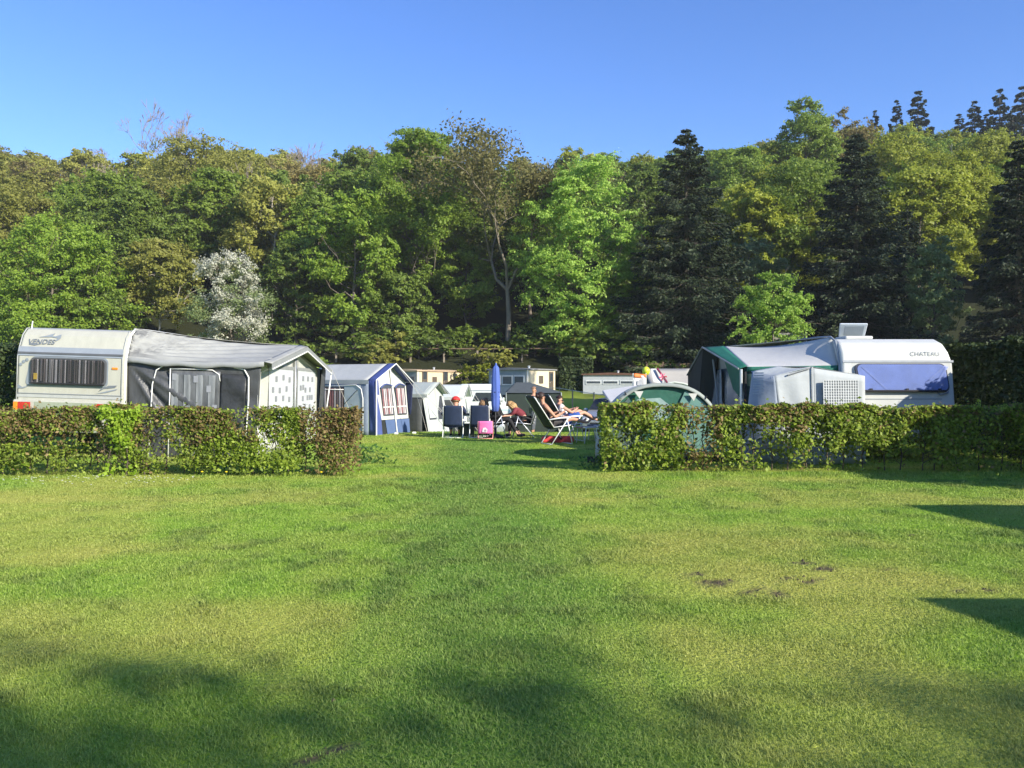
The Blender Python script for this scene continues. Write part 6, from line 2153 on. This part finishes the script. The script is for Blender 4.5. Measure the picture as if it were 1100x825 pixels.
# --- standing person in white
Ys = 31.0
xs = X_(573, Ys)
zs = gz(xs, Ys)
pose_s = dict(pel=(0, 0, .95), che=(0, 0, 1.26), nek=(0, 0, 1.52), hed=(.02, 0, 1.66), look=(1, -.2, -.1), elL=(-.04, .27, 1.12), elR=(.02, -.28, 1.12), wrL=(.10, .22, .92), wrR=(.16, -.22, .95),
              knL=(.02, .10, .50), knR=(.0, -.10, .50), anL=(-.02, .10, .08), anR=(-.03, -.10, .08), toL=(.14, .11, .04), toR=(.13, -.11, .04))
person('person with cropped hair in a white shirt standing beyond the loungers', (xs, Ys, zs), R(-10), pose_s, M('shirt_white', (.72, .70, .66), .8, .06), .6, M('trousers_grey', (.10, .11, .13), .8, .2), 1.8, M('hair_sandy', (.30, .17, .10), .6, .2), 'crop', SKINT, shoes=DARK)

# --- the two navy chairs with sitters facing away
Yc = 24.0
for px, lab in ((487, 'navy blue high-back camping chair seen from behind, left one, next to the small grey tent'), (515.5, 'navy blue high-back camping chair seen from behind, right one, next to the pink child chair')):
    xc = X_(px, Yc)
    camp_chair('camping_chair', lab, G0(xc, Yc), R(90), CHN, .16, .53, .37, .54, CHW)
pose_c = dict(pel=(-.02, 0, .45), che=(-.07, 0, .70), nek=(-.07, 0, .89), hed=(-.04, 0, 1.02), look=(1, 0, -.1), elL=(.02, .33, .72), elR=(.0, -.28, .72), wrL=(.28, .26, .70), wrR=(.28, -.22, .70),
              knL=(.42, .12, .50), knR=(.42, -.12, .50), anL=(.44, .12, .09), anR=(.46, -.12, .09), toL=(.60, .13, .05), toR=(.62, -.13, .05))
xc = X_(488, Yc)
person('person in a red cap sitting in the left navy chair, seen from behind', (xc + .04, Yc, gz(xc, Yc)), R(96), dict(pose_c, elL=(.0, .40, .66)), NAVY, 1.6, M('trousers_blue', (.05, .08, .18), .8, .2), 1.8, HAIRL, 'short', SKIN, cap=M('cap_red', (.62, .03, .03), .65, .1), shoes=DARK)
xc = X_(517, Yc)
person('person with light brown hair in the right navy chair, seen from behind', (xc, Yc, gz(xc, Yc)), R(84), dict(pose_c, nek=(-.07, -.03, .86), hed=(-.05, -.10, .99)), M('shirt_pale', (.62, .60, .58), .8, .08), .5, M('trousers_tan', (.30, .24, .16), .8, .15), 1.5, HAIRL, 'long', SKIN, shoes=DARK)
# --- folding table between and beyond
tt = thing('camping_table', 'dark folding table between the two navy chairs', 'table', G0(X_(502, 24.6), 24.75))
MB().box((-.45, -.3, .64), (.45, .3, .67)).build('table_top', M('table_dark', (.05, .055, .05), .5, .2), tt, bevel=.01)
for sx in (-.4, .4):
    for sy in (-.25, .25):
        MB().tube([(sx, sy, 0), (sx, sy, .64)], .014, 6).build('leg', STEEL, tt, True)
MB().box((-.40, -.27, .60), (.40, -.25, .64)).build('apron', STEEL, tt)
bx_ = thing('cool_box', 'dark cool box standing under the table between the navy chairs', 'cool box', G0(X_(502, 24.3), 24.3))
MB().box((-.20, -.15, 0), (.20, .15, .34)).build('box', M('box_dark_green', (.03, .045, .03), .6, .2), bx_, bevel=.02)
MB().box((-.21, -.16, .34), (.21, .16, .39)).build('lid', M('box_lid', (.10, .12, .08), .6, .2), bx_, bevel=.015)
MB().tube([(-.19, -.17, .30), (-.12, -.20, .36), (.12, -.20, .36), (.19, -.17, .30)], .012, 6).build('handle', DARK, bx_, True)
for dx, col, h_, lab in ((-.12, (.62, .62, .6), .20, 'white bottle on the dark folding table'), (.10, (.55, .12, .10), .15, 'red tumbler on the dark folding table')):
    b_ = thing('bottle' if h_ > .16 else 'tumbler', lab, 'bottle' if h_ > .16 else 'cup', (tt.location.x + dx, 24.65, tt.location.z + .671))
    MB().lathe([(.035, 0), (.036, h_ * .6), (.02 if h_ > .16 else .038, h_ * .8), (.015 if h_ > .16 else .04, h_)], 12).build('bottle_wall' if h_ > .16 else 'cup_wall', M(f'table_ware_{h_}', col, .3), b_, True)
    if h_ > .16: MB().lathe([(.018, h_), (.018, h_ + .025), (.004, h_ + .027)], 10).build('cap', DARK, b_)

# --- pink child chair
Yp = 23.3
xp = X_(521.5, Yp)
pc = thing('child_chair', 'small pink folding child chair with a pale printed patch, seen from behind', 'chair', G0(xp, Yp))
PINK = M('chair_pink', (.80, .17, .42), .65, .08, 6, .2, 10)
PNKT = M('chair_pink_tube', (.72, .30, .25), .4, .05)
MB().patch((-.20, 0, .15), (.20, 0, .15), (.19, -.05, .50), (-.19, -.05, .50), 8, 8, lambda u, v: Vector((0, -.03 * math.sin(math.pi * u), 0))).build('backrest', PINK, pc, True, thick=.025)
MB().slab([(-.09, -.058, .20), (.04, -.058, .19), (.06, -.060, .27), (.0, -.066, .33), (-.07, -.064, .31)], (0, -.004, 0)).build('printed_patch', M('patch_pale', (.72, .62, .66), .7), pc)
MB().slab([(-.02, -.072, .22), (.03, -.072, .22), (.03, -.072, .27), (-.02, -.072, .27)], (0, -.003, 0)).build('printed_patch', M('patch_grey', (.35, .25, .30), .7), pc)
MB().patch((-.19, 0, .25), (.19, 0, .25), (.19, .30, .27), (-.19, .30, .27), 6, 6, lambda u, v: Vector((0, 0, -.02 * math.sin(math.pi * u)))).build('seat', PINK, pc, True, thick=.02)
for s in (-1, 1):
    MB().tube([(s * .20, -.05, .50), (s * .21, .0, .18), (s * .21, .28, 0)], .011, 6).build('leg', PNKT, pc, True)
    MB().tube([(s * .20, .30, .27), (s * .20, -.06, 0)], .011, 6).build('leg', PNKT, pc, True)
MB().tube([(-.2, -.06, .02), (.2, -.06, .02)], .010, 6).build('foot_bar', PNKT, pc, True)

# --- closed blue parasol
pr = thing('parasol', 'closed blue parasol on a thin pole behind the pink child chair', 'parasol', G0(X_(532.3, 23.7), 23.7))
PB_ = M('parasol_blue', (.075, .13, .42), .75, .15, 5, .4, 9, stretch=(1, 1, .2))
MB().tube([(0, 0, 0), (0, 0, 2.1)], .016, 8).build('pole', M('pole_dark', (.10, .10, .11), .4), pr, True)
vv, ff = [], []
prof_ = [(.75, .050), (.78, .085), (.95, .105), (1.3, .118), (1.6, .112), (1.85, .095), (1.98, .085), (2.03, .055), (2.07, .015)]
n = 24
for z, r_ in prof_:
    for i in range(n):
        a = i / n * 6.283
        q_ = r_ * (1 + .13 * math.sin(6 * a + z * 2))
        vv.append((q_ * math.cos(a) + .012 * (z - 1), q_ * math.sin(a), z))
for j in range(len(prof_) - 1):
    for i in range(n):
        ff.append((j * n + i, j * n + (i + 1) % n, (j + 1) * n + (i + 1) % n, (j + 1) * n + i))
MB().add(vv, ff).build('canopy', PB_, pr, True)
MB().ball((.012, 0, 2.08), (.03, .03, .045), 10, 8).build('finial', PB_, pr, True)
MB().tube([(.118 * math.cos(a), .118 * math.sin(a), 1.30) for a in [k * .5236 for k in range(13)]], .008, 4).build('strap', NAVY, pr)
MB().lathe([(.22, 0), (.23, .05), (.10, .09), (.03, .12), (.03, .3)], 16).build('base', DARK, pr, True)
print('objects', len(bpy.data.objects))
